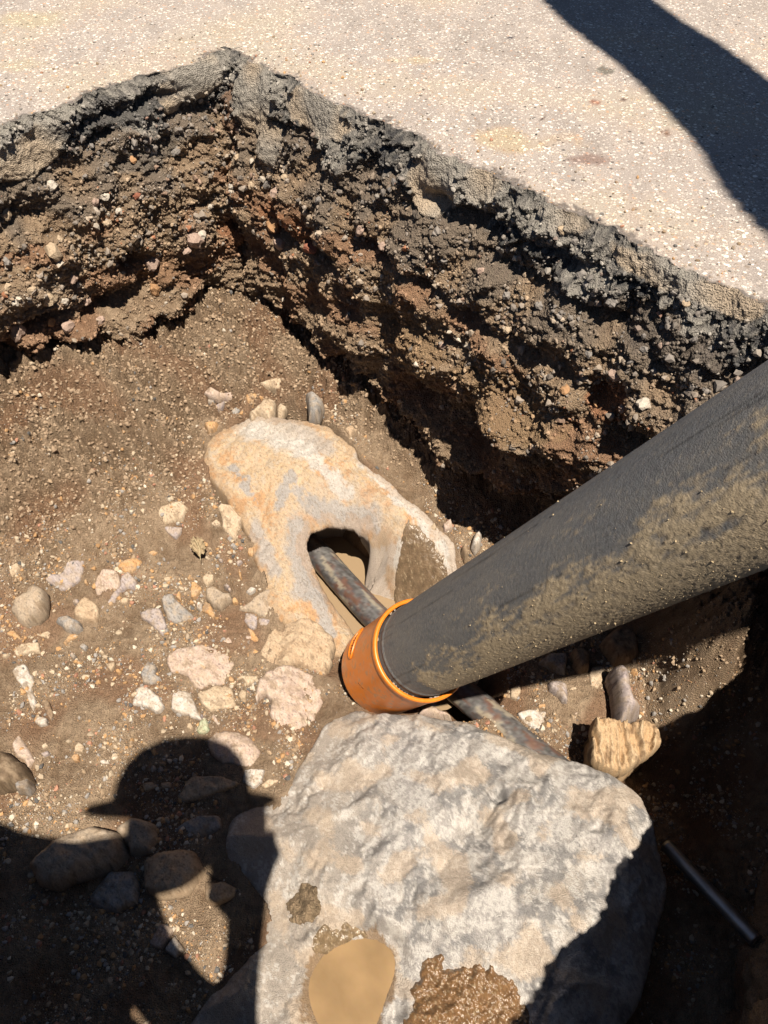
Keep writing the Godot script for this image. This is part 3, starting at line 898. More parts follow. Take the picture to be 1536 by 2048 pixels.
		[[1226,1332,1242,1327,1260,1340,1260,1368,1266,1387,1281,1418,1247,1444,1241,1445,1235,1402], "lavender", .085, "upright grey slab casting a black shadow on the mud"],
		[[1263,1332,1276,1332,1281,1345,1271,1353,1263,1342], "orange", .022, "orange brown pebble right of the upright slab"],
		[[1078,1319,1104,1306,1133,1303,1135,1335,1128,1342], "grey", .03, "grey stone in the black pipe's shadow"],
		[[1146,1300,1165,1293,1180,1305,1180,1332,1160,1335,1150,1320], "brown", .035, "brown stone in the black pipe's shadow"],
		[[1208,1275,1240,1245,1280,1250,1290,1290,1265,1315,1230,1312], "brown", .05, "rounded brown boulder in the black pipe's shadow"],
		[[1076,1408,1092,1406,1092,1413,1078,1414], "orange", .008, ""],
		[[1137,1408,1148,1402,1150,1410,1140,1412], "orange", .008, ""],
		[[944,1084,951,1064,963,1051,965,1066,959,1088,951,1098], "white", .035, "white upright stone at the foot of the undercut wall"],
		[[923,1096,934,1080,938,1109,932,1117], "tan", .03, "tan fang shaped stone at the foot of the undercut wall"],
		[[887,1045,902,1033,908,1053,889,1055], "pink", .02, "pinkish stone above the wet end of the holed rock"],
		[[858,1051,869,1045,873,1055,861,1059], "cream", .014, ""],
		[[85,1396,95,1399,108,1424,101,1440,92,1424], "brown", .008, "splinter of brown wood or stone lying by a whitish tapering stone"],
		[[837,1426,853,1411,876,1416,905,1429,905,1436,863,1433], "pink", .05, "pinkish rubble wedged between collar and boulder"],
	]
	# many more small chips, half sunk in the gravel
	var kinds := ["cream", "orange", "tan", "white", "lavender", "grey", "pink", "cream", "orange", "buff"]
	for k in 95:
		var cx := rng.randf_range(5, 470)
		var cy := rng.randf_range(1090, 1570)
		if k % 4 == 0:
			cx = rng.randf_range(330, 500); cy = rng.randf_range(1090, 1330)
		if k % 11 == 0:
			cx = rng.randf_range(1010, 1300); cy = rng.randf_range(1350, 1450)
		var g := on_ground(cx, cy)
		if tan_sd.v(g.x, g.z) < 0.02 or grey_sd.v(g.x, g.z) < 0.02: continue
		var r := 3.2 + 6.5 * pow(rng.randf(), 2.0)
		var pts := []
		var n := rng.randi_range(5, 7)
		var st := rng.randf_range(0.6, 0.95)
		var tw := rng.randf() * PI
		for i in n:
			var a := TAU * (i + rng.randf_range(-0.25, 0.25)) / n
			var u := cos(a) * r * rng.randf_range(0.8, 1.15)
			var v := sin(a) * r * st * rng.randf_range(0.8, 1.15)
			pts.append(cx + u * cos(tw) - v * sin(tw)); pts.append(cy + (u * sin(tw) + v * cos(tw)) * 0.85)
		L.append([pts, kinds[k % kinds.size()], 0.004 + r * 0.0009, ""])
	for e in L:
		if e[3]: stone(e[0], e[1], e[2], "stone", e[3])
		else: stone(e[0], e[1], e[2], "stone_chip", e[1] + " " + small, "stone chip", e[1] + " " + sg)
	# ridged block
	var at := 77.0
	var pts := [1180,1447,1198,1444,1242,1449,1273,1454,1294,1449,1323,1480,1300,1512,1250,1540,1229,1540,1190,1524,1180,1493,1185,1470]
	var poly := PackedVector2Array()
	var c3 := Vector3.ZERO
	for i in range(0, pts.size(), 2):
		var q := at_y(pts[i], pts[i + 1], 0.09)
		poly.append(Vector2(q.x, q.z)); c3 += q
	c3 /= poly.size()
	poly = smooth_outline(poly, 1, 0.003, 4.0)
	var top := func(x: float, z: float) -> float:
		var g := nf.get_noise_2d(x * 75.0 + nf.get_noise_2d(z * 9.0, x * 20.0) * 0.8, z * 7.0)
		return 0.105 + (z - c3.z) * -0.35 + g * 0.02 + nf.get_noise_2d(x * 90.0, z * 60.0) * 0.004
	var lean := func(_x: float, _z: float, t: float) -> float: return -0.01 * t + 0.004 * sin(t * 9.0)
	var tint := func(x: float, z: float, _d: float) -> Color:
		var g := nf.get_noise_2d(x * 75.0 + nf.get_noise_2d(z * 9.0, x * 20.0) * 0.8, z * 7.0)
		var c := Vector3(.36, .24, .135).lerp(Vector3(.43, .33, .22), clampf(g + 0.4, 0.0, 1.0))
		var m := nf.get_noise_2d(x * 40.0 + 9.0, z * 40.0)
		if m > 0.15: c = c.lerp(Vector3(.19, .125, .075), clampf((m - 0.15) * 3.0, 0.0, 0.8))
		return Color(c.x, c.y, c.z)
	var origin := Vector3(c3.x, 0.0, c3.z)
	solo("ridged_block", slab(poly, origin, 0.002, 2, top, 0.006, 0.006, 0.13, 8, lean, tint), mats.stone, "tan block with a deeply ridged fibrous face beside the grey boulder", "stone block", origin)

func build_tan_rock() -> void:
	var wet_c := at_y(845, 1140, .02)
	var hole := at_y(690, 1120, .05)
	var streaks := []
	var white := Vector3(.52, .495, .47)
	var grey := Vector3(.35, .335, .33)
	for e in [[500, 860, 600, 900, .19, .05, white], [560, 850, 640, 890, .2, .035, Vector3(.40, .355, .32)], [600, 905, 690, 975, .18, .022, white], [725, 930, 800, 1000, .14, .018, white], [800, 1000, 880, 1060, .11, .03, white], [468, 945, 515, 1000, .17, .010, grey], [515, 1075, 545, 1130, .11, .018, Vector3(.39, .36, .34)], [590, 1000, 630, 1010, .15, .012, grey], [560, 1020, 590, 980, .15, .012, grey], [640, 1040, 740, 1040, .12, .028, grey], [600, 1080, 610, 1170, .09, .032, grey], [625, 1180, 660, 1260, .04, .022, grey], [900, 1080, 905, 1130, .06, .03, white], [790, 1085, 850, 1070, .09, .02, white]]:
		var a := at_y(e[0], e[1], e[4])
		var b := at_y(e[2], e[3], e[4])
		streaks.append([Vector2(a.x, a.z), Vector2(b.x, b.z), e[5], e[6]])
	var top := func(x: float, z: float) -> float:
		var a := n1.get_noise_2d(x * 11.0 + 3.0, z * 11.0)
		var g := n1.get_noise_2d((x * 0.75 + z * 0.66) * 26.0, (x * 0.66 - z * 0.75) * 7.0 + 30.0)
		var y := tan_top.v(x, z) + a * 0.006 - maxf(0.0, g - 0.3) * 0.008 + nf.get_noise_2d(x * 40.0, z * 40.0) * 0.004 + minf(0.0, nf.get_noise_2d(x * 130.0, z * 130.0) + 0.2) * 0.008 - maxf(0.0, 0.03 - absf(n1.get_noise_2d(x * 8.0 + 77.0, z * 11.0))) * 0.12
		return y
	var lean := func(x: float, z: float, t: float) -> float:
		var v := Vector2(x - hole.x, z - hole.z)
		if v.length() > 0.17: return 0.012 * sin(t * PI) - 0.02 * t
		var a := v.angle()        # 0 is right, -PI/2 away from the viewer
		var right := smoothstep(0.02, 0.07, v.x) * smoothstep(-0.12, 0.02, v.y)
		var under := -0.11 * minf(1.0, t * 1.5)
		return lerpf(under, 0.15 * t, right) + 0.0 * a
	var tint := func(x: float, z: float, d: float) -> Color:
		var w1 := nf.get_noise_2d(x * 7.0 + 20.0, z * 7.0)
		var w2 := nf.get_noise_2d(x * 19.0, z * 19.0 + 60.0)
		var w3 := nf.get_noise_2d(x * 70.0, z * 70.0)
		var sp := nf.get_noise_2d(x * 190.0 + 5.0, z * 190.0)
		var c := Vector3(.50, .36, .225).lerp(Vector3(.52, .425, .32), clampf(0.45 + w2 * 1.1, 0.0, 1.0))
		c = c.lerp(Vector3(.46, .26, .125), clampf((w1 * 1.0 + w2 * 0.9 + w3 * 0.9 - 0.02) * 1.8, 0.0, 0.8))
		c = c.lerp(Vector3(.44, .385, .32), clampf((-w2 + w3 * 0.8 - 0.12) * 3.0, 0.0, 0.7))
		# pale streaks as they lie on this rock
		var pp := Vector2(x, z)
		for k in streaks:
			var e: Vector2 = k[1] - k[0]
			var h := clampf((pp - k[0]).dot(e) / e.length_squared(), 0.0, 1.0)
			var dd: float = (pp - k[0] - e * h).length() + w2 * 0.02 + w3 * 0.008
			if dd < k[2]: c = c.lerp(k[3], clampf((1.0 - dd / k[2]) * 2.2, 0.0, 0.9))
		var up := Vector2(x - hole.x, z - hole.z)
		# grey skin round the opening and along the top edge
		var ring := clampf(1.0 - absf(up.length() - 0.10) / 0.055 + w2 * 0.6, 0.0, 1.0)
		c = c.lerp(Vector3(.33, .30, .28), ring * 0.35)
		var top_edge := clampf((-z - 1.22) / 0.12 + w2 * 1.2, 0.0, 1.0)
		c = c.lerp(Vector3(.43, .375, .31), top_edge * 0.4)
		if sp > 0.33: c = c.lerp(Vector3(.20, .15, .10), 0.5)
		if d < 0.0 and up.length() < 0.18: c = c.lerp(Vector3(.54, .52, .50), 0.8)  # side walls of the opening painted whiter, standing in for sunlight on them
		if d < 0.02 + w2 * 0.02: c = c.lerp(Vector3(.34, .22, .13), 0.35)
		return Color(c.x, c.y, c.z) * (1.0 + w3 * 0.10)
	var origin := at_y(620, 1000, .1)
	origin.y = 0.0
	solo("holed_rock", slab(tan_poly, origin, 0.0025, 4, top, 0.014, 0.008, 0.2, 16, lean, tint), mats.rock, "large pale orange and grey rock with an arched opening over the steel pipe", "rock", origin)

func build_grey_boulder() -> void:
	var pud := px_poly([[700, 1880, .055], [740, 1875, .055], [775, 1890, .055], [792, 1915, .055], [790, 1950, .055], [775, 1990, .055], [755, 2048, .055], [735, 2085, .055], [660, 2090, .055], [630, 2040, .055], [614, 1985, .055], [622, 1945, .055], [650, 1905, .055]])
	pud = smooth_outline(pud, 1, 0.0, 0.0)
	var psd := outline_field(pud, 0.12, 0.008)
	var creases := []
	for e in [[930, 1520, 1000, 1600, .010], [1000, 1600, 960, 1650, .014], [960, 1650, 850, 1690, .008], [780, 1530, 700, 1600, .006], [545, 1600, 640, 1560, .009], [640, 1560, 700, 1490, .005], [940, 1470, 935, 1500, .014], [800, 1930, 785, 2040, .012], [610, 1850, 660, 1815, .010], [1110, 1560, 1180, 1680, .007], [800, 1800, 880, 1740, .006], [880, 1740, 960, 1650, .008]]:
		var a := at_y(e[0], e[1], .11)
		var b := at_y(e[2], e[3], .11)
		creases.append([Vector2(a.x, a.z), Vector2(b.x, b.z), e[4]])
	var top := func(x: float, z: float) -> float:
		var a := n1.get_noise_2d(x * 8.0 + 60.0, z * 8.0)
		var r := nr.get_noise_2d(x * 10.0, z * 14.0 + a)
		var b := nf.get_noise_2d(x * 22.0 + 9.0, z * 22.0)
		var f := nf.get_noise_2d(x * 85.0, z * 85.0)
		var s := psd.v(x, z)
		var y := grey_top.v(x, z) + (a * 0.006 - absf(n1.get_noise_2d(x * 5.0 + 4.0 + b * 0.12, z * 5.0 + 2.0)) * 0.032 + 0.008 + r * 0.0015 + b * 0.0028 + f * 0.0017) * smoothstep(-0.02, 0.03, s)
		var p := Vector2(x, z)
		for c in creases:
			var e: Vector2 = c[1] - c[0]
			var h := clampf((p - c[0]).dot(e) / e.length_squared(), 0.0, 1.0)
			var d: float = (p - c[0] - e * h).length() + b * 0.012
			if d < 0.03: y -= c[2] * (1.0 - d / 0.03) * (1.0 - d / 0.03) * 1.2
		# the basin that holds the muddy water
		if s < 0.03:
			var rim_y := 0.055 + maxf(0.0, s) * 0.55 + f * 0.002
			y = lerpf(minf(y, rim_y), y, smoothstep(0.01, 0.03, s)) if s > 0.0 else 0.055 + s * 0.9
			y = maxf(y, 0.03)
		return y
	var lean := func(_x: float, _z: float, t: float) -> float: return 0.012 * sin(t * PI) - 0.03 * t
	var tint := func(x: float, z: float, d: float) -> Color:
		var a := nf.get_noise_2d(x * 6.0 + 30.0, z * 6.0)
		var b := nf.get_noise_2d(x * 17.0, z * 17.0 + 80.0)
		var u := nf.get_noise_2d(x * 38.0 + z * 10.0, z * 30.0 + b * 1.5)
		var f := nf.get_noise_2d(x * 130.0, z * 130.0)
		var c := Vector3(.325, .313, .31).lerp(Vector3(.41, .38, .35), clampf(0.45 + a * 1.3, 0.0, 1.0))
		c = c.lerp(Vector3(.17, .172, .182), clampf((b + a * 0.8 + f * 0.3 + 0.04) * 2.6, 0.0, 0.75))
		var left := smoothstep(0.04, -0.14, x)
		c = c.lerp(Vector3(.385, .335, .285), left * 0.6)
		var white := clampf((u * 1.1 + f * 0.7 - b * 0.5 - a * 0.2 + 0.05 - left * 0.3) * 5.0, 0.0, 1.0)
		c = c.lerp(Vector3(.57, .555, .54), white * 0.6)
		var pk := n1.get_noise_2d(x * 12.0 + 55.0, z * 12.0)
		c = c.lerp(Vector3(.46, .375, .295), clampf((pk + b * 0.4 + f * 0.3 - 0.18) * 3.0, 0.0, 0.6))
		if f > 0.45: c *= 0.7
		# brown silt left by the puddle, with a ragged margin
		var from_puddle := psd.v(x, z)
		var silt := 0.010 + b * 0.022 + f * 0.010
		if from_puddle < silt: c = c.lerp(Vector3(.19, .125, .07), clampf((silt - from_puddle) * 150.0, 0.0, 0.85))
		return Color(c.x, c.y, c.z) * (1.0 + f * 0.12)
	var origin := at_y(850, 1700, .0)
	solo("grey_boulder", slab(grey_poly, origin, 0.0028, 5, top, 0.05, 0.022, 0.17, 12, lean, tint), mats.rock, "biggest boulder, grey with white crystalline blotches and a puddle in its hollow", "boulder", origin)
	# muddy water in the hollow
	var pc := Vector2.ZERO
	for p in pud: pc += p / pud.size()
	var big := PackedVector2Array()
	for p in pud: big.append(p + (p - pc).normalized() * 0.012)
	var wt := func(x: float, z: float, _d: float) -> Color:
		var k := n1.get_noise_2d(x * 14.0, z * 14.0) + 0.5 * nf.get_noise_2d(x * 40.0, z * 40.0)
		return Color(.215, .145, .077) * (1.0 + 0.16 * k)
	var wl := func(_x: float, _z: float, t: float) -> float: return 0.001 * t
	var wy := func(x: float, z: float) -> float: return 0.0545 + 0.0001 * n1.get_noise_2d(x * 30.0, z * 30.0)
	solo("puddle", slab(big, Vector3.ZERO, 0.004, 2, wy, 0.004, 0.0, 0.002, 2, wl, wt), mats.muddy, "puddle of muddy tan water in the grey boulder's hollow", "puddle", Vector3.ZERO)
	# wet mud and soil lodged on the boulder
	var gt := func(x: float, z: float) -> float: return top.call(x, z)
	patch([822, 1985, 835, 1930, 860, 1908, 875, 1900, 885, 1918, 920, 1935, 950, 1940, 985, 1925, 1030, 1950, 1052, 1985, 1060, 2030, 1050, 2075, 930, 2100, 830, 2090, 815, 2030], .095, gt, .010, "mud_patch", "wet brown mud with pebbles on the grey boulder beside the puddle", mats.wet, Vector3(.155, .088, .042), 5.0, 1)
	patch([578, 1860, 572, 1815, 590, 1775, 602, 1755, 625, 1775, 645, 1800, 648, 1815, 610, 1850], .085, gt, .006, "soil_patch", "small patch of gravelly soil lodged on the grey boulder", mats.soil, Vector3(.22, .165, .11), 8.0, 2)
	patch([625, 1900, 622, 1870, 640, 1850, 680, 1842, 725, 1852, 745, 1868, 700, 1878, 655, 1900, 635, 1920], .075, gt, .005, "soil_patch", "wet soil along the puddle's upper rim", mats.wet, Vector3(.16, .115, .07), 15.0, 2)
	var tt := func(x: float, z: float) -> float: return tan_top.v(x, z) + n1.get_noise_2d(x * 11.0 + 3.0, z * 11.0) * 0.006
	patch([792, 1205, 788, 1175, 792, 1140, 800, 1112, 818, 1096, 838, 1088, 850, 1078, 862, 1090, 880, 1115, 892, 1135, 900, 1150, 880, 1185, 845, 1215, 790, 1212], .03, tt, .004, "mud_patch", "wet brown film of mud on the low end of the holed rock", mats.wet, Vector3(.15, .105, .066), 25.0, 3)

func patch(px: Array, y0: float, top: Callable, thick: float, called: String, label: String, material: Material, tone: Vector3, at: float, _k: int) -> void:
	var poly := PackedVector2Array()
	for i in range(0, px.size(), 2):
		var q := at_y(px[i], px[i + 1], y0)
		for r in 4: q = at_y(px[i], px[i + 1], top.call(q.x, q.z))
		poly.append(Vector2(q.x, q.z))
	var c := Vector2.ZERO
	for p in poly: c += p / poly.size()
	poly = smooth_outline(poly, 2, 0.011, at, 0.2)
	var t2 := func(x: float, z: float) -> float:
		return top.call(x, z) + thick + nf.get_noise_2d(x * 40.0 + at, z * 40.0) * thick * 0.8 + nf.get_noise_2d(x * 130.0, z * 130.0) * thick * 0.45
	var lean := func(_x: float, _z: float, t: float) -> float: return thick * 0.6 * t
	var tint := func(x: float, z: float, _d: float) -> Color:
		var f := nf.get_noise_2d(x * 60.0, z * 60.0 + at)
		var g := nf.get_noise_2d(x * 200.0, z * 200.0 + at)
		var v := tone * (1.0 + f * 0.5)
		if g > 0.38: v = v.lerp(Vector3(.34, .27, .18), 0.7)
		return Color(v.x, v.y, v.z)
	var origin := Vector3(c.x, 0, c.y)
	solo(called, slab(poly, origin, 0.0022, 3, t2, 0.02, thick * 1.4, 0.006, 3, lean, tint), material, label, "mud" if called == "mud_patch" else "soil", origin)

func sheet(poly: PackedVector2Array, y: float) -> ArrayMesh:
	var st := SurfaceTool.new()
	st.begin(Mesh.PRIMITIVE_TRIANGLES)
	st.set_color(Color(1, 1, 1))
	var tri := Geometry2D.triangulate_polygon(poly)
	for k in range(0, tri.size(), 3):
		var a := poly[tri[k]]
		var b := poly[tri[k + 1]]
		var c := poly[tri[k + 2]]
		if (b - a).cross(c - a) < 0.0:
			var s := b; b = c; c = s
		for p in [a, b, c]:
			st.set_normal(Vector3.UP)
			st.add_vertex(Vector3(p.x, y, p.y))
	return st.commit()

# ---------------------------------------------------------------- pipes
var axis_o: Vector3      # centre of the collar's rim
var axis_u: Vector3
var axis_s: Vector3
var axis_t: Vector3
const COLLAR_R := 0.0955
const PIPE_R := 0.0855

func on_axis(a: float, along: float, r: float) -> Vector3:
	return axis_o + axis_u * along + (axis_s * cos(a) + axis_t * sin(a)) * r

func screen(p: Vector3) -> Vector2:
	var t := deg_to_rad(PITCH)
	var d := p - CAM
	var f := d.dot(Vector3(0, -sin(t), -cos(t)))
	return Vector2(768.0 + d.x / f * FOCAL, 1024.0 - d.dot(Vector3(0, cos(t), -sin(t))) / f * FOCAL)

func lathe(profile: Array, sides: int, tint: Callable, a0 := 0.0, a1 := TAU) -> ArrayMesh:
	var pos := PackedVector3Array()
	var col := PackedColorArray()
	for e in profile:
		for i in sides + 1:
			var a := a0 + (a1 - a0) * i / sides
			pos.append(on_axis(a, e[1], e[0]))
			col.append(tint.call(a, e[1]))
	return grid_mesh(sides + 1, profile.size(), pos, col, PackedByteArray())

func build_pipes() -> void:
	# old steel pipe in the channel
	var d := (pipe_b - pipe_a).normalized()
	var path := PackedVector3Array()
	var rad := PackedFloat32Array()
	var n := 260
	var from := pipe_a - d * 0.22
	var to := pipe_b + d * 0.16
	var bent := Curve3D.new()
	var way := [from, at_y(632, 1104, -.038), at_y(745, 1228, -.034), at_y(921, 1382, -.025), to]
	for k in way.size():
		var g: Vector3 = (way[mini(k + 1, way.size() - 1)] - way[maxi(k - 1, 0)]) * 0.16
		bent.add_point(way[k], -g, g)
	for k in n + 1:
		path.append(bent.sample_baked(bent.get_baked_length() * k / n, true)); rad.append(0.031)
	var bump := func(a: float, s: float) -> float: return nf.get_noise_3d(cos(a) * 2.0, sin(a) * 2.0, s * 60.0) * 0.0007 + maxf(0.0, nf.get_noise_3d(cos(a) * 1.2, sin(a) * 1.2, s * 24.0 + 9.0) - 0.2) * 0.003
	# black paint, rust and dried silt in patches all round the pipe
	var tint := func(a: float, s: float) -> Color:
		var x := nf.get_noise_3d(cos(a) * 1.1, sin(a) * 1.1, s * 18.0)
		var y := nf.get_noise_3d(cos(a) * 4.0 + 7.0, sin(a) * 4.0, s * 70.0)
		var z := n1.get_noise_3d(cos(a) * 1.2, sin(a) * 1.2, s * 9.0 + 40.0)
		var c := Vector3(.052, .049, .05).lerp(Vector3(.12, .118, .12), clampf(0.55 + y * 1.3 + z * 0.6, 0.0, 1.0))
		c = c.lerp(Vector3(.105, .052, .036), clampf(x * 2.6, 0.0, 0.85))
		c = c.lerp(Vector3(.25, .22, .17), clampf((z + y * 0.5 - 0.22) * 3.0, 0.0, 0.75))
		return Color(c.x, c.y, c.z)
	solo("steel_pipe", tube(path, rad, 40, bump, tint), mats.steel_pipe, "narrow rusty dark steel pipe lying in the flooded channel under the holed rock", "pipe")
	# muddy water in the channel
	var w := PackedVector2Array()
	var a2 := Vector2(pipe_a.x, pipe_a.z)
	var d2 := Vector2(d.x, d.z).normalized()
	var s2 := Vector2(-d2.y, d2.x)
	for e in [[-.24, -.13], [.0, -.15], [.2, -.14], [.36, -.11], [.48, -.08], [.50, 0.0], [.48, .08], [.36, .12], [.2, .14], [.0, .15], [-.24, .13]]:
		w.append(a2 + d2 * e[0] + s2 * e[1])
	solo("water", sheet(smooth_outline(w, 2, 0, 0), -0.058), mats.water, "", "", Vector3.ZERO, "", "structure")

	# orange collar and the black suction pipe that stands in it
	axis_o = CAM + ray(846, 1298) * 1.41
	var far := CAM + ray(1536, 937) * 0.735
	axis_u = (far - axis_o).normalized()
	axis_s = axis_u.cross(Vector3(0, 0, 1)).normalized()
	axis_t = axis_u.cross(axis_s).normalized()
	var low := -0.196
	var otint := func(a: float, t: float) -> Color:
		var f := nf.get_noise_3d(cos(a) * 2.0, sin(a) * 2.0, t * 20.0)
		var g := nf.get_noise_3d(cos(a) * 12.0, sin(a) * 12.0, t * 120.0)
		var c := Vector3(.60, .175, .014).lerp(Vector3(.52, .16, .03), clampf(0.3 + f, 0.0, 1.0))
		# dried splashes of grey mud near the foot
		var m := clampf((low + 0.05 - t) / 0.05 + f * 1.6 + g * 0.6 - 0.35, 0.0, 1.0)
		c = c.lerp(Vector3(.27, .23, .20), m * 0.8)
		if g > 0.4: c = c.lerp(Vector3(.30, .24, .16), 0.45)
		var sc := n1.get_noise_3d(cos(a) * 9.0, sin(a) * 9.0 + t * 60.0, t * 14.0)
		if sc > 0.45: c = c.lerp(Vector3(.52, .24, .10), 0.5)
		var dirt := nf.get_noise_3d(cos(a) * 4.0 + 11.0, sin(a) * 4.0, t * 45.0)
		c = c.lerp(Vector3(.27, .19, .115), clampf((dirt + g * 0.5 - 0.26) * 3.0, 0.0, 0.6))
		return Color(c.x, c.y, c.z)
	var col := thing("pipe_collar", "bright orange plastic collar round the foot of the black pipe", "pipe collar", axis_o + axis_u * low)
	var base := axis_o + axis_u * low
	var prof := [[COLLAR_R - 0.012, low + 0.000], [COLLAR_R - 0.006, low + 0.001], [COLLAR_R - 0.003, low + 0.006]]
	for k in 40: prof.append([COLLAR_R - 0.0028 + 0.002 * k / 39.0, low + 0.008 + (-low - 0.022) * k / 39.0])
	prof.reverse()
	var wallm := part("wall", lathe(prof, 160, otint), mats.orange, col)
	wallm.position = -base
	var rimp := [[COLLAR_R - 0.001, -0.0145], [COLLAR_R + 0.0012, -0.012], [COLLAR_R + 0.0014, -0.003], [COLLAR_R - 0.0002, -0.0003], [COLLAR_R - 0.003, 0.0], [COLLAR_R - 0.0058, -0.0006], [COLLAR_R - 0.0066, -0.003], [COLLAR_R - 0.007, low + 0.02]]
	rimp.reverse()
	var plain_o := func(a: float, t: float) -> Color:
		var g := nf.get_noise_3d(cos(a) * 10.0, sin(a) * 10.0, t * 90.0)
		return Color(.56, .17, .016) * (1.0 + g * 0.2)
	var rim := part("rim", lathe(rimp, 160, plain_o), mats.orange, col)
	rim.position = -base
	# raised oval emblem and a slot on the wall
	var em := find_on_axis(Vector2(707, 1283), COLLAR_R)
	var st := SurfaceTool.new()
	st.begin(Mesh.PRIMITIVE_TRIANGLES)
	var ring := PackedVector3Array()
	var rr := PackedFloat32Array()
	for k in 49:
		var a := TAU * k / 48.0
		ring.append(on_axis(em.x + sin(a) * 0.034 / COLLAR_R, em.y + cos(a) * 0.0125, COLLAR_R - 0.0008)); rr.append(0.0021)
	st.append_from(tube(ring, rr, 8, zero2, func(_a, _s) -> Color: return Color(.52, .15, .013), false), 0, Transform3D())
	for k in 9:
		var u := (k - 4.0) / 4.0
		var ln := 0.0065 * sqrt(1.0 - u * u * 0.8)
		var bar := PackedVector3Array([on_axis(em.x + u * 0.023 / COLLAR_R, em.y - ln * (0.3 if k % 3 == 1 else 1.0), COLLAR_R - 0.0012), on_axis(em.x + u * 0.023 / COLLAR_R, em.y + ln * (1.0 if k % 2 == 0 else 0.5), COLLAR_R - 0.0012)])
		st.append_from(tube(bar, PackedFloat32Array([0.0014, 0.0014]), 6, zero2, func(_a, _s) -> Color: return Color(.52, .15, .013)), 0, Transform3D())
	var emb := part("emblem", st.commit(), mats.orange, col)
	emb.position = -base
	var so := find_on_axis(Vector2(720, 1373), COLLAR_R)
	var slot := PackedVector3Array([on_axis(so.x - 0.08, so.y - 0.004, COLLAR_R - 0.0022), on_axis(so.x + 0.08, so.y + 0.004, COLLAR_R - 0.0022)])
	var sl := part("slot", tube(slot, PackedFloat32Array([0.0008, 0.0008]), 6, zero2, func(_a, _s) -> Color: return Color(.06, .03, .012)), mats.orange, col)
	sl.position = -base

	var W := Vector3(.425, -.576, .698)
	var mud := func(a: float, t: float) -> float:
		var r := axis_s * cos(a) + axis_t * sin(a)
		var side := r.dot(W)
		var f := nf.get_noise_3d(cos(a) * 2.2 + t * 3.0, sin(a) * 2.2, t * 7.0)
		var g := nf.get_noise_3d(cos(a) * 9.0 + t * 14.0, sin(a) * 9.0, t * 26.0)
		return clampf((side * 0.95 + minf(t, 0.9) * 0.65 - 0.16 + f * 0.7 + g * 0.6) * 1.8 - smoothstep(0.09, 0.02, t) * 3.0, 0.0, 1.0)
	var root := thing("suction_pipe", "wide black plastic suction pipe smeared with dried tan mud, standing in orange collar", "pipe", axis_o)
	var ts := []
	var t := -0.15
	while t < 1.0:
		ts.append(t); t += 0.0028
	while t < 2.78:
		ts.append(t); t += 0.03
	var pos := PackedVector3Array()
	var pc := PackedColorArray()
	var sides := 190
	ts.reverse()
	for tv in ts:
		for i in sides + 1:
			var a := TAU * i / sides
			var m: float = mud.call(a, tv)
			var g := nf.get_noise_3d(cos(a) * 20.0, sin(a) * 20.0, tv * 230.0)
			var h := nf.get_noise_3d(cos(a) * 38.0 + 4.0, sin(a) * 38.0, tv * 300.0 + cos(a) * 20.0)
			var scr := n1.get_noise_3d(cos(a) * 30.0, sin(a) * 30.0, tv * 2.2)
			var r := PIPE_R + maxf(0.0, m * 0.6 + g * 0.6) * m * 0.0014 + h * 0.0003
			if scr > 0.66 and m < 0.3: r -= 0.0005
			if absf(tv - 0.012) < 0.0035: r += 0.0012
			pos.append(on_axis(a, tv, r) - axis_o)
			var c := Vector3(.150, .156, .166) * (1.0 + h * 0.5 + g * 0.15)
			if scr > 0.64: c *= 0.6
			var dusty := clampf(0.35 + nf.get_noise_3d(cos(a) * 3.0, sin(a) * 3.0, tv * 9.0 + 30.0) * 1.3, 0.0, 1.0)
			c = c.lerp(Vector3(.23, .22, .205), dusty * 0.45)
			c = c.lerp(Vector3(.42, .34, .225).lerp(Vector3(.50, .41, .285), clampf(0.5 + g, 0.0, 1.0)), clampf(m * 1.15 + g * 0.6 - 0.12, 0.0, 0.88))
			pc.append(Color(c.x, c.y, c.z))
	part("pipe_wall", grid_mesh(sides + 1, ts.size(), pos, pc, PackedByteArray()), mats.black_pipe, root)
	# crumbs of mud that stick to it
	var crumbs := []
	for k in 2600:
		var a := rng.randf() * TAU
		var tv := rng.randf_range(0.03, 1.0)
		var m: float = mud.call(a, tv)
		if rng.randf() > m * 0.95 + 0.02: continue
		var s := 0.0004 + 0.0010 * pow(rng.randf(), 6.0)
		var p := on_axis(a, tv, PIPE_R + 0.001 + s * 0.3) - axis_o
		crumbs.append([p, s, Color(.37, .295, .19) * rng.randf_range(0.75, 1.1)])
	var mc := multi(crumbs, 0.75)
	mc.name = "mud_crumbs"
	mc.set_meta("kind", "stuff")
	root.add_child(mc, true)
	# flexible hose that takes over above and swings away over the road
	var curve := Curve3D.new()
	var top := axis_o + axis_u * 2.72
	var hp := [top - axis_u * 0.06, top + axis_u * 0.36]
	for e in [[.68, -1.05, 2.5], [.655, -1.32, 2.5], [.59, -1.66, 2.45], [.487, -2.016, 2.45]]:
		hp.append(Vector3(e[0], ROAD_Y, e[1]) + SUN * e[2])
	hp.append(Vector3(.70, 3.35, -2.2)); hp.append(Vector3(.3, 3.7, -4.4)); hp.append(Vector3(-.4, 4.2, -7.5))
	for k in hp.size():
		var tan: Vector3 = (hp[mini(k + 1, hp.size() - 1)] - hp[maxi(k - 1, 0)]) * 0.17
		if k == 0: tan = axis_u * 0.15
		if k == 1: tan = axis_u * 0.22 + Vector3(0.05, 0.08, -0.1)
		curve.add_point(hp[k], -tan, tan)
	curve.bake_interval = 0.012
	var bp := curve.get_baked_points()
	var hr := PackedFloat32Array()
	for k in bp.size(): hr.append(0.124 + 0.006 * sin(k * 0.012 * TAU / 0.04))
	for k in bp.size(): bp[k] -= axis_o
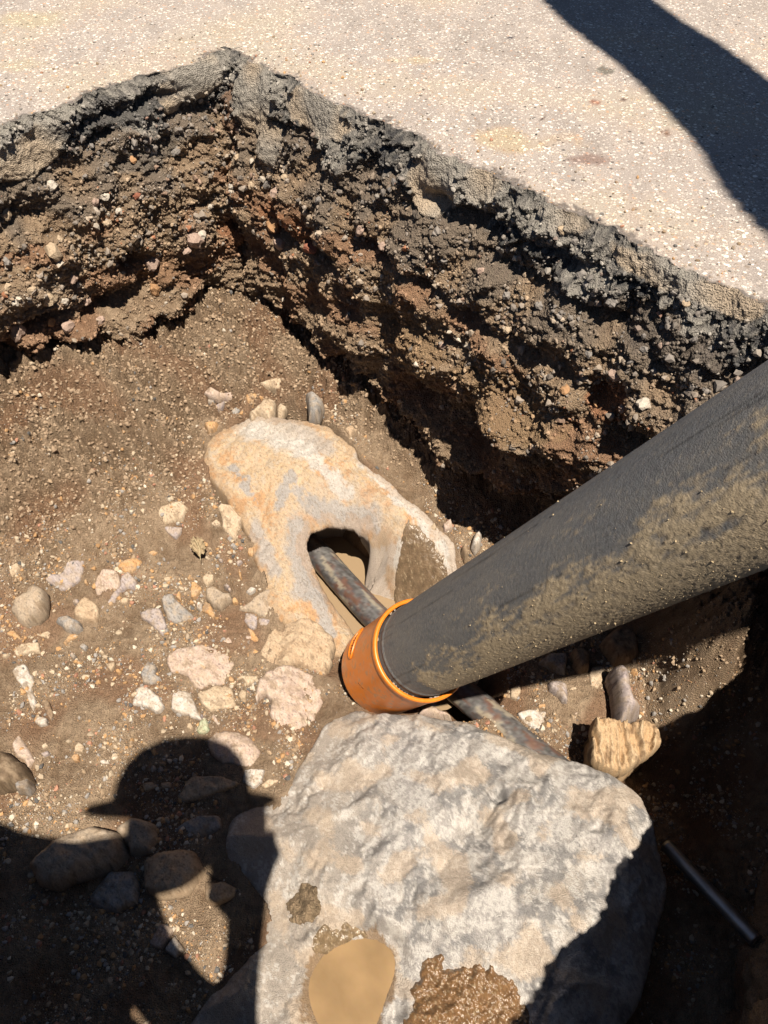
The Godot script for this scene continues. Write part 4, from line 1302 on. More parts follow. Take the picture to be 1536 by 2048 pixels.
	part("hose", tube(bp, hr, 28, zero2, func(_a, _s) -> Color: return Color(.05, .05, .052)), mats.black_pipe, root)
	# grit caught between pipe and collar
	var grit := []
	for k in 420:
		var a := rng.randf() * TAU
		if n1.get_noise_1d(a * 1.7 + 3.0) < 0.12: continue
		var s := 0.0008 + 0.0032 * pow(rng.randf(), 3.0)
		grit.append([on_axis(a, rng.randf_range(-0.022, -0.004), rng.randf_range(PIPE_R + 0.001, COLLAR_R - 0.006)), s, [Color(.45, .42, .38), Color(.4, .31, .2), Color(.25, .2, .15)][k % 3] * rng.randf_range(0.8, 1.1)])
	var gm := multi(grit, 0.8)
	put(gm, "grit", "grit caught between the black pipe and the orange collar", "grit", "", "stuff")
	# bar lying in the shade
	var ra := at_y(1332, 1690, .06)
	var rb := at_y(1514, 1884, .13)
	var rp := PackedVector3Array()
	var rw := PackedFloat32Array()
	for k in 41:
		rp.append(ra.lerp(rb, k / 40.0)); rw.append(0.0115)
	solo("metal_tube", tube(rp, rw, 24, func(a, s) -> float: return nf.get_noise_3d(cos(a), sin(a), s * 40.0) * 0.0003, func(a, s) -> Color: return Color(.42, .42, .43) * (0.85 + 0.4 * nf.get_noise_3d(cos(a) * 2.0, sin(a) * 2.0, s * 20.0))), mats.bar, "shiny metal tube lying in the deep shade right of the grey boulder", "metal tube")

func find_on_axis(px: Vector2, r: float) -> Vector2:
	var best := Vector2.ZERO
	var bd := 1e9
	for i in 180:
		for j in 50:
			var a := TAU * i / 180.0
			var t := -0.19 + 0.19 * j / 50.0
			var p := on_axis(a, t, r)
			var n := axis_s * cos(a) + axis_t * sin(a)
			if n.dot(CAM - p) < 0.0: continue
			var e := screen(p).distance_to(px)
			if e < bd:
				bd = e; best = Vector2(a, t)
	return best

# ---------------------------------------------------------------- gravel
var chip: ArrayMesh
var pebble: ArrayMesh

func rock_ball(rounds: int, jitter: float, seed_v: int, squash: Vector3) -> ArrayMesh:
	var r := RandomNumberGenerator.new()
	r.seed = seed_v
	var g := (1.0 + sqrt(5.0)) / 2.0
	var v := [Vector3(-1, g, 0), Vector3(1, g, 0), Vector3(-1, -g, 0), Vector3(1, -g, 0), Vector3(0, -1, g), Vector3(0, 1, g), Vector3(0, -1, -g), Vector3(0, 1, -g), Vector3(g, 0, -1), Vector3(g, 0, 1), Vector3(-g, 0, -1), Vector3(-g, 0, 1)]
	var f := [[0, 11, 5], [0, 5, 1], [0, 1, 7], [0, 7, 10], [0, 10, 11], [1, 5, 9], [5, 11, 4], [11, 10, 2], [10, 7, 6], [7, 1, 8], [3, 9, 4], [3, 4, 2], [3, 2, 6], [3, 6, 8], [3, 8, 9], [4, 9, 5], [2, 4, 11], [6, 2, 10], [8, 6, 7], [9, 8, 1]]
	for i in v.size(): v[i] = v[i].normalized()
	for k in rounds:
		var nf2 := []
		var mid := {}
		for t in f:
			var m := []
			for e in [[t[0], t[1]], [t[1], t[2]], [t[2], t[0]]]:
				var key := Vector2i(mini(e[0], e[1]), maxi(e[0], e[1]))
				if not mid.has(key):
					mid[key] = v.size()
					v.append(((v[e[0]] + v[e[1]]) * 0.5).normalized())
				m.append(mid[key])
			nf2.append_array([[t[0], m[0], m[2]], [t[1], m[1], m[0]], [t[2], m[2], m[1]], [m[0], m[1], m[2]]])
		f = nf2
	for i in v.size(): v[i] = v[i] * squash * (1.0 + r.randf_range(-jitter, jitter) + n1.get_noise_3d(v[i].x * 1.5 + seed_v * 9.0, v[i].y * 1.5, v[i].z * 1.5) * 0.35)
	var st := SurfaceTool.new()
	st.begin(Mesh.PRIMITIVE_TRIANGLES)
	st.set_color(Color(1, 1, 1))
	if rounds > 1: st.set_smooth_group(0)
	else: st.set_smooth_group(-1)
	for t in f:
		for c in [t[0], t[2], t[1]]: st.add_vertex(v[c])
	st.generate_normals()
	return st.commit()

# list of [place, radius, colour]
func multi(list: Array, squash := 0.7) -> MultiMeshInstance3D:
	var mm := MultiMesh.new()
	mm.transform_format = MultiMesh.TRANSFORM_3D
	mm.use_colors = true
	mm.mesh = chip
	mm.instance_count = list.size()
	for k in list.size():
		var b := Basis.from_euler(Vector3(rng.randf() * TAU, rng.randf() * TAU, rng.randf() * TAU))
		b = b * Basis.from_scale(Vector3(1.0, rng.randf_range(squash * 0.8, 1.0), rng.randf_range(squash, 1.25)) * float(list[k][1]))
		mm.set_instance_transform(k, Transform3D(b, list[k][0]))
		mm.set_instance_color(k, list[k][2])
	var n := MultiMeshInstance3D.new()
	n.multimesh = mm
	n.material_override = mats.gravel
	return n

func grit_colour() -> Color:
	var u := rng.randf()
	var c := Color(.38, .31, .23)
	if u < 0.14: c = Color(.47, .42, .35)
	elif u < 0.36: c = Color(.36, .22, .11)
	elif u < 0.50: c = Color(.25, .235, .225)
	elif u < 0.56: c = Color(.30, .16, .11)
	elif u < 0.62: c = Color(.09, .088, .088)
	elif u < 0.80: c = Color(.27, .20, .135)
	return c * rng.randf_range(0.8, 1.12)

func scatter() -> void:
	# grit and pebbles pressed into the floor
	var list := []
	var crumbs := []
	for k in 170000:
		var p := rng.randf_range(0.02, 1.68)
		var q := rng.randf_range(0.0, 1.36)
		var w := from_pq(p, q)
		if w.y > 0.05: continue
		var f := floor_at(w.x, w.y)
		if f.y < -0.05: continue
		if tan_sd.v(w.x, w.y) < 0.006 or grey_sd.v(w.x, w.y) < 0.004: continue
		var h := base_field.v(w.x, w.y)
		var bank := clampf((h - 0.13) / 0.1, 0.0, 1.0)
		var den := 0.22 + n1.get_noise_2d(w.x * 6.0, w.y * 6.0 + 70.0) * 0.9 + n1.get_noise_2d(w.x * 22.0, w.y * 22.0 + 10.0) * 0.5
		if rng.randf() < bank * 0.72:
			if rng.randf() < 0.6:
				var s := 0.0012 + 0.0030 * pow(rng.randf(), 3.0) + 0.003 * pow(rng.randf(), 14.0)
				crumbs.append([f + Vector3(0, s * 0.2, 0), s, soil_tone(rng.randf_range(0.2, 0.9))])
			continue
		if rng.randf() > den + 0.18: continue
		var s := 0.0006 + 0.0009 * rng.randf() + 0.0048 * pow(rng.randf(), 10.0)
		list.append([f + Vector3(0, s * 0.15, 0), s, grit_colour()])
	put(multi(list, 0.6), "gravel", "fine pale and orange gravel pressed into the brown pit floor", "gravel", "", "stuff")
	put(multi(crumbs, 0.7), "soil_crumbs", "loose brown soil crumbs on the bank below the road corner", "soil", "", "stuff")
	# crumbs of the cut on the road beside it
	var loose := []
	for k in 2600:
		var wl: Dictionary = walls["left" if k % 3 == 0 else "right"]
		var sv := rng.randf_range(0.0, wl.s1)
		var e: Vector3 = wl.pos[wall_point(wl, sv, 0.0)]
		var o := 0.004 + 0.16 * pow(rng.randf(), 2.6)
		var sz := 0.0006 + 0.0030 * pow(rng.randf(), 7.0)
		loose.append([e - wl.nrm * o + Vector3(0, sz * 0.3 - e.y + ROAD_Y - maxf(0.0, 0.03 - o) * 0.12, 0), sz, grit_colour().lerp(Color(.14, .135, .13), 0.5 if k % 2 else 0.0)])
	put(multi(loose, 0.7), "road_grit", "loose dark and pale grit on the road along the broken edge", "grit", "", "stuff")
	# stones and crumbs in the two walls
	for key in ["left", "right"]:
		var w: Dictionary = walls[key]
		var g := []
		var many := 26000 if key == "left" else 50000
		for k in many:
			var i := rng.randi_range(0, w.ns - 1)
			var v := rng.randf() * (0.55 if key == "left" else 0.82)
			var id: int = int(v / w.step) * w.ns + i
			var p: Vector3 = w.pos[id]
			var n: Vector3 = w.nor[id]
			var c0: Color = w.col[id]
			var smear: bool = w.smear[id] == 1
			if v < 0.012: continue
			if smear and rng.randf() < 0.985: continue
			var den := n1.get_noise_2d(p.x * 8.0 + p.z * 8.0, p.y * 12.0)
			var stony := clampf((0.40 - v) / 0.25, 0.12, 1.0)
			if key == "right": stony = clampf(0.85 - absf(v - 0.2) * 3.6, 0.06, 1.0) + smoothstep(0.6, 1.2, float(i) / w.ns * 1.88) * 0.35
			if rng.randf() < stony * (0.20 + den * 0.8):
				var s := 0.0010 + 0.0014 * rng.randf() + 0.0062 * pow(rng.randf(), 7.0)
				var u := rng.randf()
				var c := Color(.24, .205, .175)
				if u < 0.25: c = Color(.16, .14, .125)
				elif u < 0.40: c = Color(.30, .25, .20)
				elif u < 0.47: c = Color(.38, .34, .29)
				elif u < 0.55: c = Color(.27, .19, .145)
				elif u < 0.58: c = Color(.30, .14, .08)
				if v < 0.13: c = c.lerp(Color(.13, .13, .135), 0.5)
				g.append([p + n * s * 0.35, s, c * rng.randf_range(0.8, 1.15)])
			elif rng.randf() < 0.65:
				var s := 0.0012 + 0.0036 * pow(rng.randf(), 4.0)
				g.append([p + n * s * 0.2, s, c0 * rng.randf_range(0.8, 1.2)])
		put(multi(g, 0.65), "wall_gravel", "gravel and soil crumbs sticking out of the pit's " + ("shorter" if key == "left" else "longer undercut") + " earth wall", "gravel", "", "stuff")

func wall_stones() -> void:
	var shapes := [rock_ball(1, 0.13, 3, Vector3(1, .7, .85)), rock_ball(1, 0.16, 8, Vector3(1, .62, .7)), rock_ball(1, 0.12, 12, Vector3(1, .75, .9))]
	var cs := {"white": Color(.44, .40, .35), "cream": Color(.38, .30, .215), "pink": Color(.33, .245, .205), "orange": Color(.34, .2, .105), "grey": Color(.21, .195, .185), "red": Color(.25, .10, .065)}
	var lists := {
		"left": [[108,505,17,"cream"],[237,345,7,"cream"],[210,392,10,"white"],[218,443,9,"cream"],[275,390,7,"red"],[20,425,9,"cream"],[20,523,9,"grey"],[105,372,10,"white"],[55,542,6,"orange"],[122,472,7,"cream"],[385,482,16,"pink"],[400,470,11,"white"],[375,497,11,"pink"],[312,522,13,"pink"],[318,580,13,"orange"],[95,598,13,"cream"],[42,660,17,"pink"],[150,562,9,"pink"],[62,580,9,"cream"],[30,605,8,"white"],[130,600,8,"white"],[240,420,7,"white"],[360,300,9,"grey"],[312,303,8,"white"],[190,405,8,"pink"],[275,315,8,"orange"],[180,600,8,"pink"],[110,640,10,"orange"],[425,415,6,"white"],[300,300,5,"cream"],[140,655,14,"pink"],[15,570,8,"cream"],[205,640,9,"pink"]],
		"right": [[645,468,8,"white"],[720,462,13,"pink"],[530,452,16,"orange"],[550,478,12,"pink"],[607,486,13,"red"],[757,503,8,"pink"],[1128,460,10,"cream"],[1022,513,6,"white"],[1292,808,14,"white"],[1240,820,9,"pink"],[1376,610,9,"cream"],[1010,655,8,"cream"],[880,690,8,"pink"],[1175,575,13,"grey"],[1235,750,14,"pink"],[789,800,7,"cream"],[1222,605,12,"grey"],[1165,552,10,"grey"],[1180,800,8,"orange"],[1302,885,7,"cream"],[900,800,7,"cream"],[1130,775,10,"orange"],[565,350,7,"cream"],[480,315,7,"cream"],[472,372,6,"white"],[475,388,6,"white"],[520,372,9,"grey"],[545,388,11,"pink"],[500,370,8,"cream"],[640,400,7,"grey"],[1180,705,9,"grey"],[1290,700,8,"grey"],[1340,640,10,"grey"],[1330,690,8,"pink"],[1395,680,9,"grey"],[1310,740,8,"grey"],[1425,700,8,"grey"],[1080,610,9,"grey"],[960,545,8,"pink"],[885,520,8,"grey"],[1010,590,8,"grey"],[1465,690,8,"grey"],[1390,720,7,"cream"],[690,560,7,"pink"],[1265,720,10,"grey"],[1150,480,7,"grey"],[1350,590,7,"grey"]]}
	for key in lists:
		var w: Dictionary = walls[key]
		for e in lists[key]:
			var sv := wall_sv(w, e[0], e[1])
			var id := wall_point(w, sv.x, sv.y)
			# nearest vertex of the wall to this line of sight
			var best := 1e9
			var id0 := id
			for dj in range(-40, 41, 2):
				var k := id0 + dj * int(w.ns)
				if k < 0 or k >= w.pos.size(): continue
				var dd := screen(w.pos[k]).distance_to(Vector2(e[0], e[1]))
				if dd < best:
					best = dd
					id = k
			var p: Vector3 = w.pos[id]
			var r: float = e[2] * (p - CAM).length() / FOCAL * 1.05
			var m := solo("embedded_stone", shapes[rng.randi_range(0, 2)], tinted(cs[e[3]], e[3]), e[3] + " stone embedded in the pit's " + ("shorter" if key == "left" else "longer") + " earth wall", "stone", p + w.nor[id] * r * 0.05, e[3] + " stones embedded in the earth walls")
			m.rotation = Vector3(rng.randf() * TAU, rng.randf() * TAU, rng.randf() * TAU)
			m.scale = Vector3.ONE * r

func tinted(c: Color, key: String) -> Material:
	if not mats.has("tint_" + key):
		var m: StandardMaterial3D = mats.stone.duplicate()
		m.albedo_color = c.linear_to_srgb()
		m.uv1_world_triplanar = true
		mats["tint_" + key] = m
	return mats["tint_" + key]

# ---------------------------------------------------------------- small plant litter
func litter() -> void:
	var c := on_ground(398, 1098, 0.012)
	var leaf := thing("dry_leaf", "crumpled dry brown leaf with a pale stalk on the gravel", "leaf", c)
	var n := 18
	var pos := PackedVector3Array()
	var col := PackedColorArray()
	for j in n:
		for i in n:
			var u := i / (n - 1.0) * 2.0 - 1.0
			var v := j / (n - 1.0) * 2.0 - 1.0
			var wd := sqrt(maxf(0.0, 1.0 - v * v * 0.8)) * (1.0 + 0.3 * n1.get_noise_1d(v * 3.0 + signf(u)))
			var x := u * 0.016 * wd
			var z := v * 0.024
			pos.append(Vector3(x + z * 0.35, 0.006 + absf(u) * 0.008 + n1.get_noise_2d(x * 120.0, z * 120.0) * 0.008, z))
			col.append(Color(.30, .235, .15) * (1.0 + 0.4 * nf.get_noise_2d(x * 300.0, z * 300.0)))
	part("blade", grid_mesh(n, n, pos, col, PackedByteArray()), mats.stone, leaf)
	var stalk := PackedVector3Array([Vector3(-.012, .014, -.02), Vector3(-.002, .016, -.004), Vector3(.006, .016, .012), Vector3(.010, .008, .036)])
	part("stalk", tube(stalk, PackedFloat32Array([.0006, .0008, .0009, .0007]), 6, zero2, func(_a, _s) -> Color: return Color(.46, .39, .25)), mats.stone, leaf)
	var a := on_ground(413, 1745, 0.006)
	var b := on_ground(428, 1757, 0.006)
	var d := on_ground(446, 1764, 0.006)
	solo("twig", tube(PackedVector3Array([a, b, d]), PackedFloat32Array([.0018, .0022, .0014]), 8, zero2, func(_a, _s) -> Color: return Color(.06, .045, .035)), mats.stone, "short dark twig beside the grey boulder", "twig")

# ---------------------------------------------------------------- the photographer, whose shadow falls into the pit
# bones: [from, to, radius, radius, colour]
func nets(bones: Array, cell: float, k: float) -> ArrayMesh:
	var lo := Vector3.ONE * 1e9
	var hi := Vector3.ONE * -1e9
	for b in bones:
		var r := Vector3.ONE * (maxf(b[2], b[3]) + cell * 2.0)
		lo = lo.min(b[0].min(b[1]) - r); hi = hi.max(b[0].max(b[1]) + r)
	var N := Vector3i((hi - lo) / cell) + Vector3i.ONE * 2
	var val := PackedFloat32Array(); val.resize(N.x * N.y * N.z); val.fill(0.2)
	for b in bones:
		var A: Vector3 = b[0]
		var e: Vector3 = b[1] - A
		var ee := maxf(e.length_squared(), 1e-9)
		var r := Vector3.ONE * (maxf(b[2], b[3]) + k + cell * 2.0)
		var i0 := Vector3i(((b[0] as Vector3).min(b[1]) - r - lo) / cell).max(Vector3i.ZERO)
		var i1 := Vector3i(((b[0] as Vector3).max(b[1]) + r - lo) / cell).min(N - Vector3i.ONE)
		for z in range(i0.z, i1.z + 1):
			for y in range(i0.y, i1.y + 1):
				for x in range(i0.x, i1.x + 1):
					var p := lo + Vector3(x, y, z) * cell - A
					var h := clampf(p.dot(e) / ee, 0.0, 1.0)
					var d: float = (p - e * h).length() - lerpf(b[2], b[3], h)
					var at := (z * N.y + y) * N.x + x
					var o := val[at]
					var m := maxf(k - absf(o - d), 0.0) / k
					val[at] = minf(o, d) - m * m * k * 0.25
	var id := PackedInt32Array(); id.resize(val.size()); id.fill(-1)
	var P := PackedVector3Array()
	var C := PackedColorArray()
	var sy := N.x
	var sz := N.x * N.y
	var corner := [0, 1, sy, sy + 1, sz, sz + 1, sz + sy, sz + sy + 1]
	var edges := [[0, 1], [2, 3], [4, 5], [6, 7], [0, 2], [1, 3], [4, 6], [5, 7], [0, 4], [1, 5], [2, 6], [3, 7]]
	for z in N.z - 1:
		for y in N.y - 1:
			for x in N.x - 1:
				var at := z * sz + y * sy + x
				var v0 := val[at]
				if absf(v0) > cell * 2.0: continue
				var mask := 0
				for c in 8:
					if val[at + corner[c]] < 0.0: mask |= 1 << c
				if mask == 0 or mask == 255: continue
				var s := Vector3.ZERO
				var n := 0
				for e in edges:
					var a := val[at + corner[e[0]]]
					var b := val[at + corner[e[1]]]
					if (a < 0.0) != (b < 0.0):
						var t := a / (a - b)
						var pa := Vector3(e[0] & 1, (e[0] >> 1) & 1, e[0] >> 2)
						var pb := Vector3(e[1] & 1, (e[1] >> 1) & 1, e[1] >> 2)
						s += pa.lerp(pb, t); n += 1
				id[at] = P.size()
				var q := lo + (Vector3(x, y, z) + s / n) * cell
				P.append(q)
				var bd := 1e9
				var bc := Color.WHITE
				for b in bones:
					var e: Vector3 = b[1] - b[0]
					var h := clampf((q - b[0]).dot(e) / maxf(e.length_squared(), 1e-9), 0.0, 1.0)
					var d: float = (q - b[0] - e * h).length() - lerpf(b[2], b[3], h)
					if d < bd:
						bd = d; bc = b[4]
				C.append(bc)
	var I := PackedInt32Array()
	var steps := [1, sy, sz]
	for z in range(1, N.z - 1):
		for y in range(1, N.y - 1):
			for x in range(1, N.x - 1):
				var at := z * sz + y * sy + x
				var v0 := val[at]
				if absf(v0) > cell * 2.0: continue
				for ax in 3:
					var v1 := val[at + steps[ax]]
					if (v0 < 0.0) == (v1 < 0.0): continue
					var u: int = steps[(ax + 1) % 3]
					var w: int = steps[(ax + 2) % 3]
					var a := id[at - u - w]; var b := id[at - w]; var c := id[at]; var d := id[at - u]
					if a < 0 or b < 0 or c < 0 or d < 0: continue
					if v0 < 0.0: I.append_array([a, c, b, a, d, c])
					else: I.append_array([a, b, c, a, c, d])
	var Nn := PackedVector3Array(); Nn.resize(P.size())
	for t in range(0, I.size(), 3):
		var g := (P[I[t + 2]] - P[I[t]]).cross(P[I[t + 1]] - P[I[t]])
		for c in 3: Nn[I[t + c]] += g
	for i in Nn.size(): Nn[i] = Nn[i].normalized()
	var arr := []
	arr.resize(Mesh.ARRAY_MAX)
	arr[Mesh.ARRAY_VERTEX] = P; arr[Mesh.ARRAY_NORMAL] = Nn; arr[Mesh.ARRAY_COLOR] = C; arr[Mesh.ARRAY_INDEX] = I
	var m := ArrayMesh.new()
	m.add_surface_from_arrays(Mesh.PRIMITIVE_TRIANGLES, arr)
	return m

func lift(px: float, py: float, h: float) -> Vector3:
	return at_y(px, py, 0.055) + SUN * (h - 0.055)

func photographer() -> void:
	var t := deg_to_rad(PITCH)
	var fwd := Vector3(0, -sin(t), -cos(t))
	var up := Vector3(0, cos(t), -sin(t))
	var right := Vector3.RIGHT
	var s := SUN.normalized()
	var crown := (up - s * up.dot(s)).normalized()
	crown = (crown * 0.99 + s * 0.10).normalized()      # the head is bowed: its top points ahead
	var shirt := Color(.09, .12, .2)
	var trousers := Color(.05, .055, .07)
	var boots := Color(.05, .035, .025)
	var skin := Color(.33, .19, .125)
	var B := lift(362, 1602, 1.60)
	var head := B - crown * 0.025
	var face := (-s + crown * -0.2).normalized()
	var sl := lift(-45, 1735, 1.40)
	var sr := lift(235, 1850, 1.40)
	var nb := lift(215, 1765, 1.47)
	var hip := lift(110, 2230, 1.0)
	var chest := (sl + sr) * 0.5 + Vector3(0, -.03, .05)
	var waist := chest.lerp(hip, 0.6)
	var el := lift(455, 2140, 1.16)
	var wr := lift(484, 1925, 1.34)
	var ell := lift(-130, 2080, 1.12)
	var wrl := lift(-60, 2330, 0.86)
	var hl := hip + Vector3(-.10, 0, 0)
	var hr := hip + Vector3(.10, 0, .02)
	var kl := Vector3(hl.x - .05, .54, hl.z - .03)
	var kr := Vector3(hr.x + .05, .54, hr.z - .0)
	var fl := Vector3(kl.x - .02, .16, kl.z + .12)
	var fr := Vector3(kr.x + .03, .14, kr.z + .14)
	var gl := hb(fl.x, minf(fl.z, 0.9))
	var gr := hb(fr.x, minf(fr.z, 0.9))
	fl.y = gl + 0.09; fr.y = gr + 0.09
	var bones := [
		[chest + Vector3(-.06, 0, 0), chest + Vector3(.06, 0, 0), .105, .105, shirt], [chest, waist, .125, .115, shirt], [waist, hip, .115, .125, shirt], [hl.lerp(hip, .4), hr.lerp(hip, .4), .12, .12, trousers],
		[sl, chest, .075, .09, shirt], [sl, nb, .06, .06, shirt], [sr, chest, .062, .09, shirt], [sr, nb, .055, .06, shirt], [nb, head - crown * .05, .055, .052, skin],
		[head, head + crown * .02, .088, .085, skin], [head - crown * .05 + face * .035, head + face * .02, .05, .07, skin], [head + face * .075 - crown * .01, head + face * .105 - crown * .03, .012, .016, skin],
		[sr, el, .054, .046, shirt], [el, wr, .042, .029, skin], [sl, ell, .056, .046, shirt], [ell, wrl, .042, .029, skin], [wrl, wrl + Vector3(.02, -.09, -.01), .03, .036, skin],
		[hl, kl, .088, .062, trousers], [kl, fl, .06, .042, trousers], [hr, kr, .088, .062, trousers], [kr, fr, .06, .042, trousers],
		[fl, fl + Vector3(0, -.05, 0), .045, .04, boots], [fl + Vector3(0, -.05, .03), fl + Vector3(-.02, -.055, -.17), .042, .036, boots], [fr, fr + Vector3(0, -.05, 0), .045, .04, boots], [fr + Vector3(0, -.05, .03), fr + Vector3(.02, -.055, -.17), .042, .036, boots]]
	for k in 4: bones.append([wrl + Vector3(-.01 + .016 * k, -.10, -.02), wrl + Vector3(-.012 + .018 * k, -.165 - .012 * sin(k * 1.1), -.035), .0095, .008, skin])
	bones.append([wrl + Vector3(.035, -.05, -.02), wrl + Vector3(.055, -.11, -.05), .011, .009, skin])
	var who := thing("person", "person in a brimmed hat bending over the pit holding a phone", "person", Vector3(hip.x, gl, hip.z))
	var body := part("body", nets(bones, 0.014, 0.035), mats.cloth, who)
	body.position = -who.position
	# hand round the phone
	var pc := CAM - right * 0.024 - up * 0.062 - fwd * 0.014
	var low := pc - up * 0.055
	var hb2 := [[wr, low - up * .035 - fwd * .03 + right * .01, .029, .032, skin], [low - up * .03 - fwd * .028, low + up * .01 - fwd * .026 + right * .012, .032, .024, skin]]
	for k in 4:
		var h := -0.02 + 0.024 * k
		var a := low + up * (h - 0.02) - right * .03 - fwd * .024
		var b := low + up * (h - 0.01) - right * .052 + fwd * .002
		var c := low + up * h - right * .034 + fwd * .016
		hb2.append([a, b, .0105, .0095, skin]); hb2.append([b, c, .0095, .008, skin])
	hb2.append([low - up * .01 + right * .03 - fwd * .02, low + up * .04 + right * .049 - fwd * .006, .013, .011, skin])
	hb2.append([low + up * .04 + right * .049 - fwd * .006, low + up * .075 + right * .046 - fwd * .012, .011, .009, skin])
	var hand := part("hand", nets(hb2, 0.005, 0.01), mats.cloth, who)
	hand.position = -who.position
	# hat
	var ht := PackedVector3Array()
	var hw := PackedFloat32Array()
	for e in [[-.012, .02], [-.01, .10], [-.012, .163], [-.006, .17], [-.002, .163], [.004, .128], [.012, .122], [.04, .119], [.07, .106], [.095, .082], [.112, .045], [.117, .004]]:
		ht.append(B + crown * e[0] - s * 0.0); hw.append(e[1])
	var hat := MeshInstance3D.new()
	hat.mesh = revolve(ht, hw, crown, 48)
	hat.material_override = mats.hat
	hat.name = "hat"
	hat.position = -who.position
	who.add_child(hat)
	var ph := thing("phone", "dark mobile phone held up over the pit by the person", "phone", pc)
	var bx := BoxMesh.new()
	bx.size = Vector3(0.074, 0.148, 0.0085)
	var bm := part("case", bx, mats.phone, ph)
	bm.basis = Basis(right, up, -fwd)
	var sc := BoxMesh.new()
	sc.size = Vector3(0.068, 0.140, 0.001)
	var sm := part("display", sc, mats.glass, ph)
	sm.basis = Basis(right, up, -fwd)
	sm.position = -fwd * 0.0046
	for e in [[.024, .058], [.024, .038]]:
		var cy := CylinderMesh.new()
		cy.top_radius = 0.007; cy.bottom_radius = 0.0075; cy.height = 0.0016; cy.radial_segments = 24
		var l := part("lens", cy, mats.glass, ph)
		l.basis = Basis(right, fwd, up)
		l.position = right * float(e[0]) + up * float(e[1]) + fwd * 0.005

func revolve(path: PackedVector3Array, rad: PackedFloat32Array, ax: Vector3, sides: int) -> ArrayMesh:
	var a := ax.cross(Vector3.RIGHT).normalized()
	var b := ax.cross(a).normalized()
	var pos := PackedVector3Array()
	var col := PackedColorArray()
	for k in path.size():
		for i in sides + 1:
			var g := TAU * i / sides
			pos.append(path[k] + (a * cos(g) + b * sin(g)) * rad[k]); col.append(Color.WHITE)
	return grid_mesh(sides + 1, path.size(), pos, col, PackedByteArray())

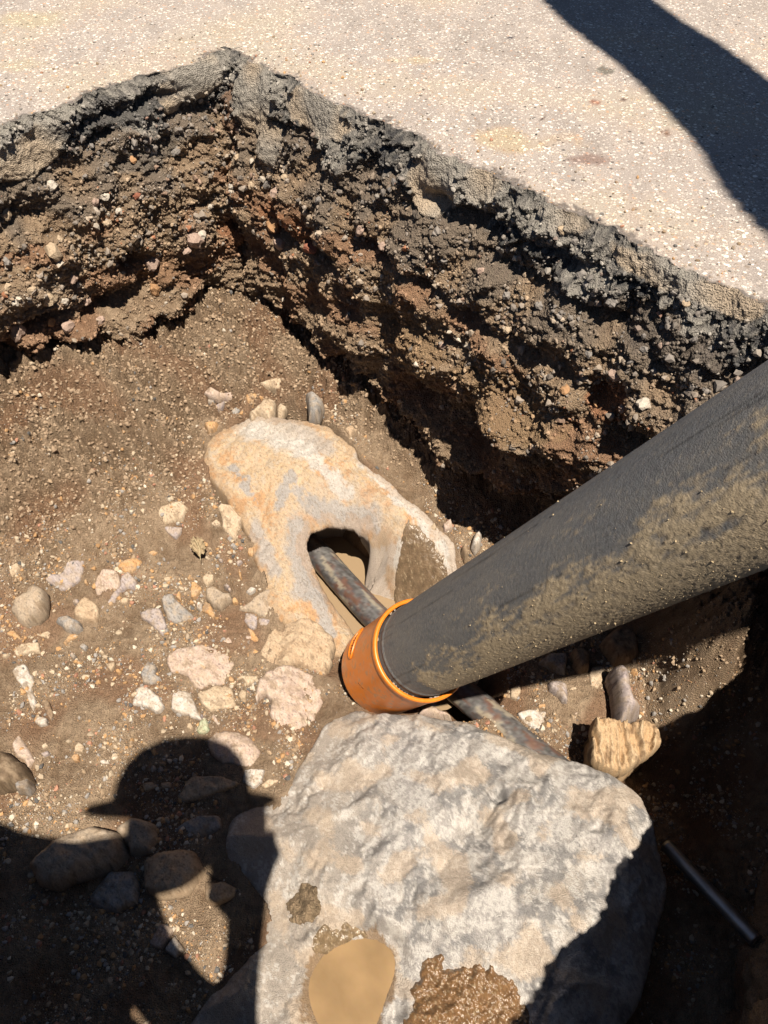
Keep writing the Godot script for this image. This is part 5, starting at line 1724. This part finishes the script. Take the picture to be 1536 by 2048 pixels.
# ---------------------------------------------------------------- everything
func _ready() -> void:
	var cam := Camera3D.new()
	cam.position = CAM
	cam.rotation_degrees = Vector3(-PITCH, 0, 0)
	cam.fov = rad_to_deg(2.0 * atan(1024.0 / FOCAL))
	cam.near = 0.02
	cam.far = 200.0
	add_child(cam)
	var sun := DirectionalLight3D.new()
	sun.name = "sun"
	sun.light_energy = 1.6
	sun.light_angular_distance = 0.53
	sun.light_color = Color(1.0, 0.945, 0.865)
	sun.shadow_enabled = true
	sun.look_at_from_position(SUN * 5.0, Vector3.ZERO, Vector3.FORWARD)
	add_child(sun)
	var env := Environment.new()
	env.background_mode = Environment.BG_SKY
	var sky := Sky.new()
	var sk := ProceduralSkyMaterial.new()
	sk.sky_top_color = Color(0.30, 0.38, 0.50)
	sk.sky_horizon_color = Color(0.62, 0.67, 0.74)
	sk.sky_curve = 0.12
	sk.ground_bottom_color = Color(0.25, 0.22, 0.19)
	sk.ground_horizon_color = Color(0.5, 0.5, 0.5)
	sk.sun_angle_max = 1.0
	sky.sky_material = sk
	env.sky = sky
	env.background_energy_multiplier = 0.48
	env.tonemap_mode = Environment.TONE_MAPPER_LINEAR
	env.tonemap_exposure = 1.95
	env.sdfgi_enabled = true
	env.ssao_enabled = true
	env.ssil_enabled = true
	var we := WorldEnvironment.new()
	we.environment = env
	add_child(we)

	rng.seed = 2024
	n1 = FastNoiseLite.new(); n1.seed = 1; n1.frequency = 1.0; n1.fractal_type = FastNoiseLite.FRACTAL_NONE; n1.noise_type = FastNoiseLite.TYPE_SIMPLEX_SMOOTH
	nf = FastNoiseLite.new(); nf.seed = 4; nf.frequency = 1.0; nf.fractal_octaves = 4; nf.fractal_gain = 0.55; nf.noise_type = FastNoiseLite.TYPE_SIMPLEX_SMOOTH
	nr = FastNoiseLite.new(); nr.seed = 9; nr.frequency = 1.0; nr.fractal_type = FastNoiseLite.FRACTAL_RIDGED; nr.fractal_octaves = 3
	nc = FastNoiseLite.new(); nc.seed = 6; nc.frequency = 1.0; nc.noise_type = FastNoiseLite.TYPE_CELLULAR; nc.fractal_type = FastNoiseLite.FRACTAL_NONE; nc.cellular_return_type = FastNoiseLite.RETURN_DISTANCE
	var grain := noise_tex(21, 0.09, 4, 0.62, 1.25)
	var grain2 := noise_tex(22, 0.05, 5, 0.75, 1.2)
	var rough := noise_tex(23, 0.06, 5, -0.2, 1.2)
	var rt := road_textures()
	mat("soil", 0.95, grain, 9.0, rough, 0.5, 0.3)
	mat("rock", 0.85, grain2, 13.0, rough, 0.26, 0.35)
	mat("stone", 0.85, grain2, 9.0, rough, 0.08, 0.4)
	mat("gravel", 0.85, null, 1.0, null, 0.0, 0.4)
	mat("wet", 0.36, grain, 7.0, rough, 0.10, 0.6)
	mat("orange", 0.38, null, 1.0, null, 0.0, 0.5)
	mat("black_pipe", 0.66, grain, 12.0, rough, 0.035, 0.4)
	mat("steel_pipe", 0.42, null, 1.0, null, 0.0, 0.5)
	mat("cloth", 0.9, null, 1.0, null, 0.0, 0.3)
	mat("bar", 0.42, null, 1.0, null, 0.0, 0.5).metallic = 0.9
	mat("muddy", 0.05, null, 1.0, null, 0.0, 0.5)
	mat("road", 0.9, rt[0], 1.3, rt[1], 0.12, 0.4)
	plain("water", Color(.235, .172, .108), 0.05)
	plain("hat", Color(.4, .36, .28), 0.85)
	plain("phone", Color(.02, .02, .022), 0.4)
	plain("glass", Color(.01, .01, .012), 0.08)
	chip = rock_ball(0, 0.22, 5, Vector3.ONE)
	var t0 := Time.get_ticks_msec()
	lay_out()
	print("layout ", Time.get_ticks_msec() - t0)
	build_floor()
	print("floor ", Time.get_ticks_msec() - t0)
	build_walls()
	print("walls ", Time.get_ticks_msec() - t0)
	build_road()
	print("road ", Time.get_ticks_msec() - t0)
	build_tan_rock()
	build_grey_boulder()
	print("rocks ", Time.get_ticks_msec() - t0)
	build_pipes()
	print("pipes ", Time.get_ticks_msec() - t0)
	stones()
	print("stones ", Time.get_ticks_msec() - t0)
	wall_stones()
	litter()
	photographer()
	print("person ", Time.get_ticks_msec() - t0)
	scatter()
	print("all ", Time.get_ticks_msec() - t0)
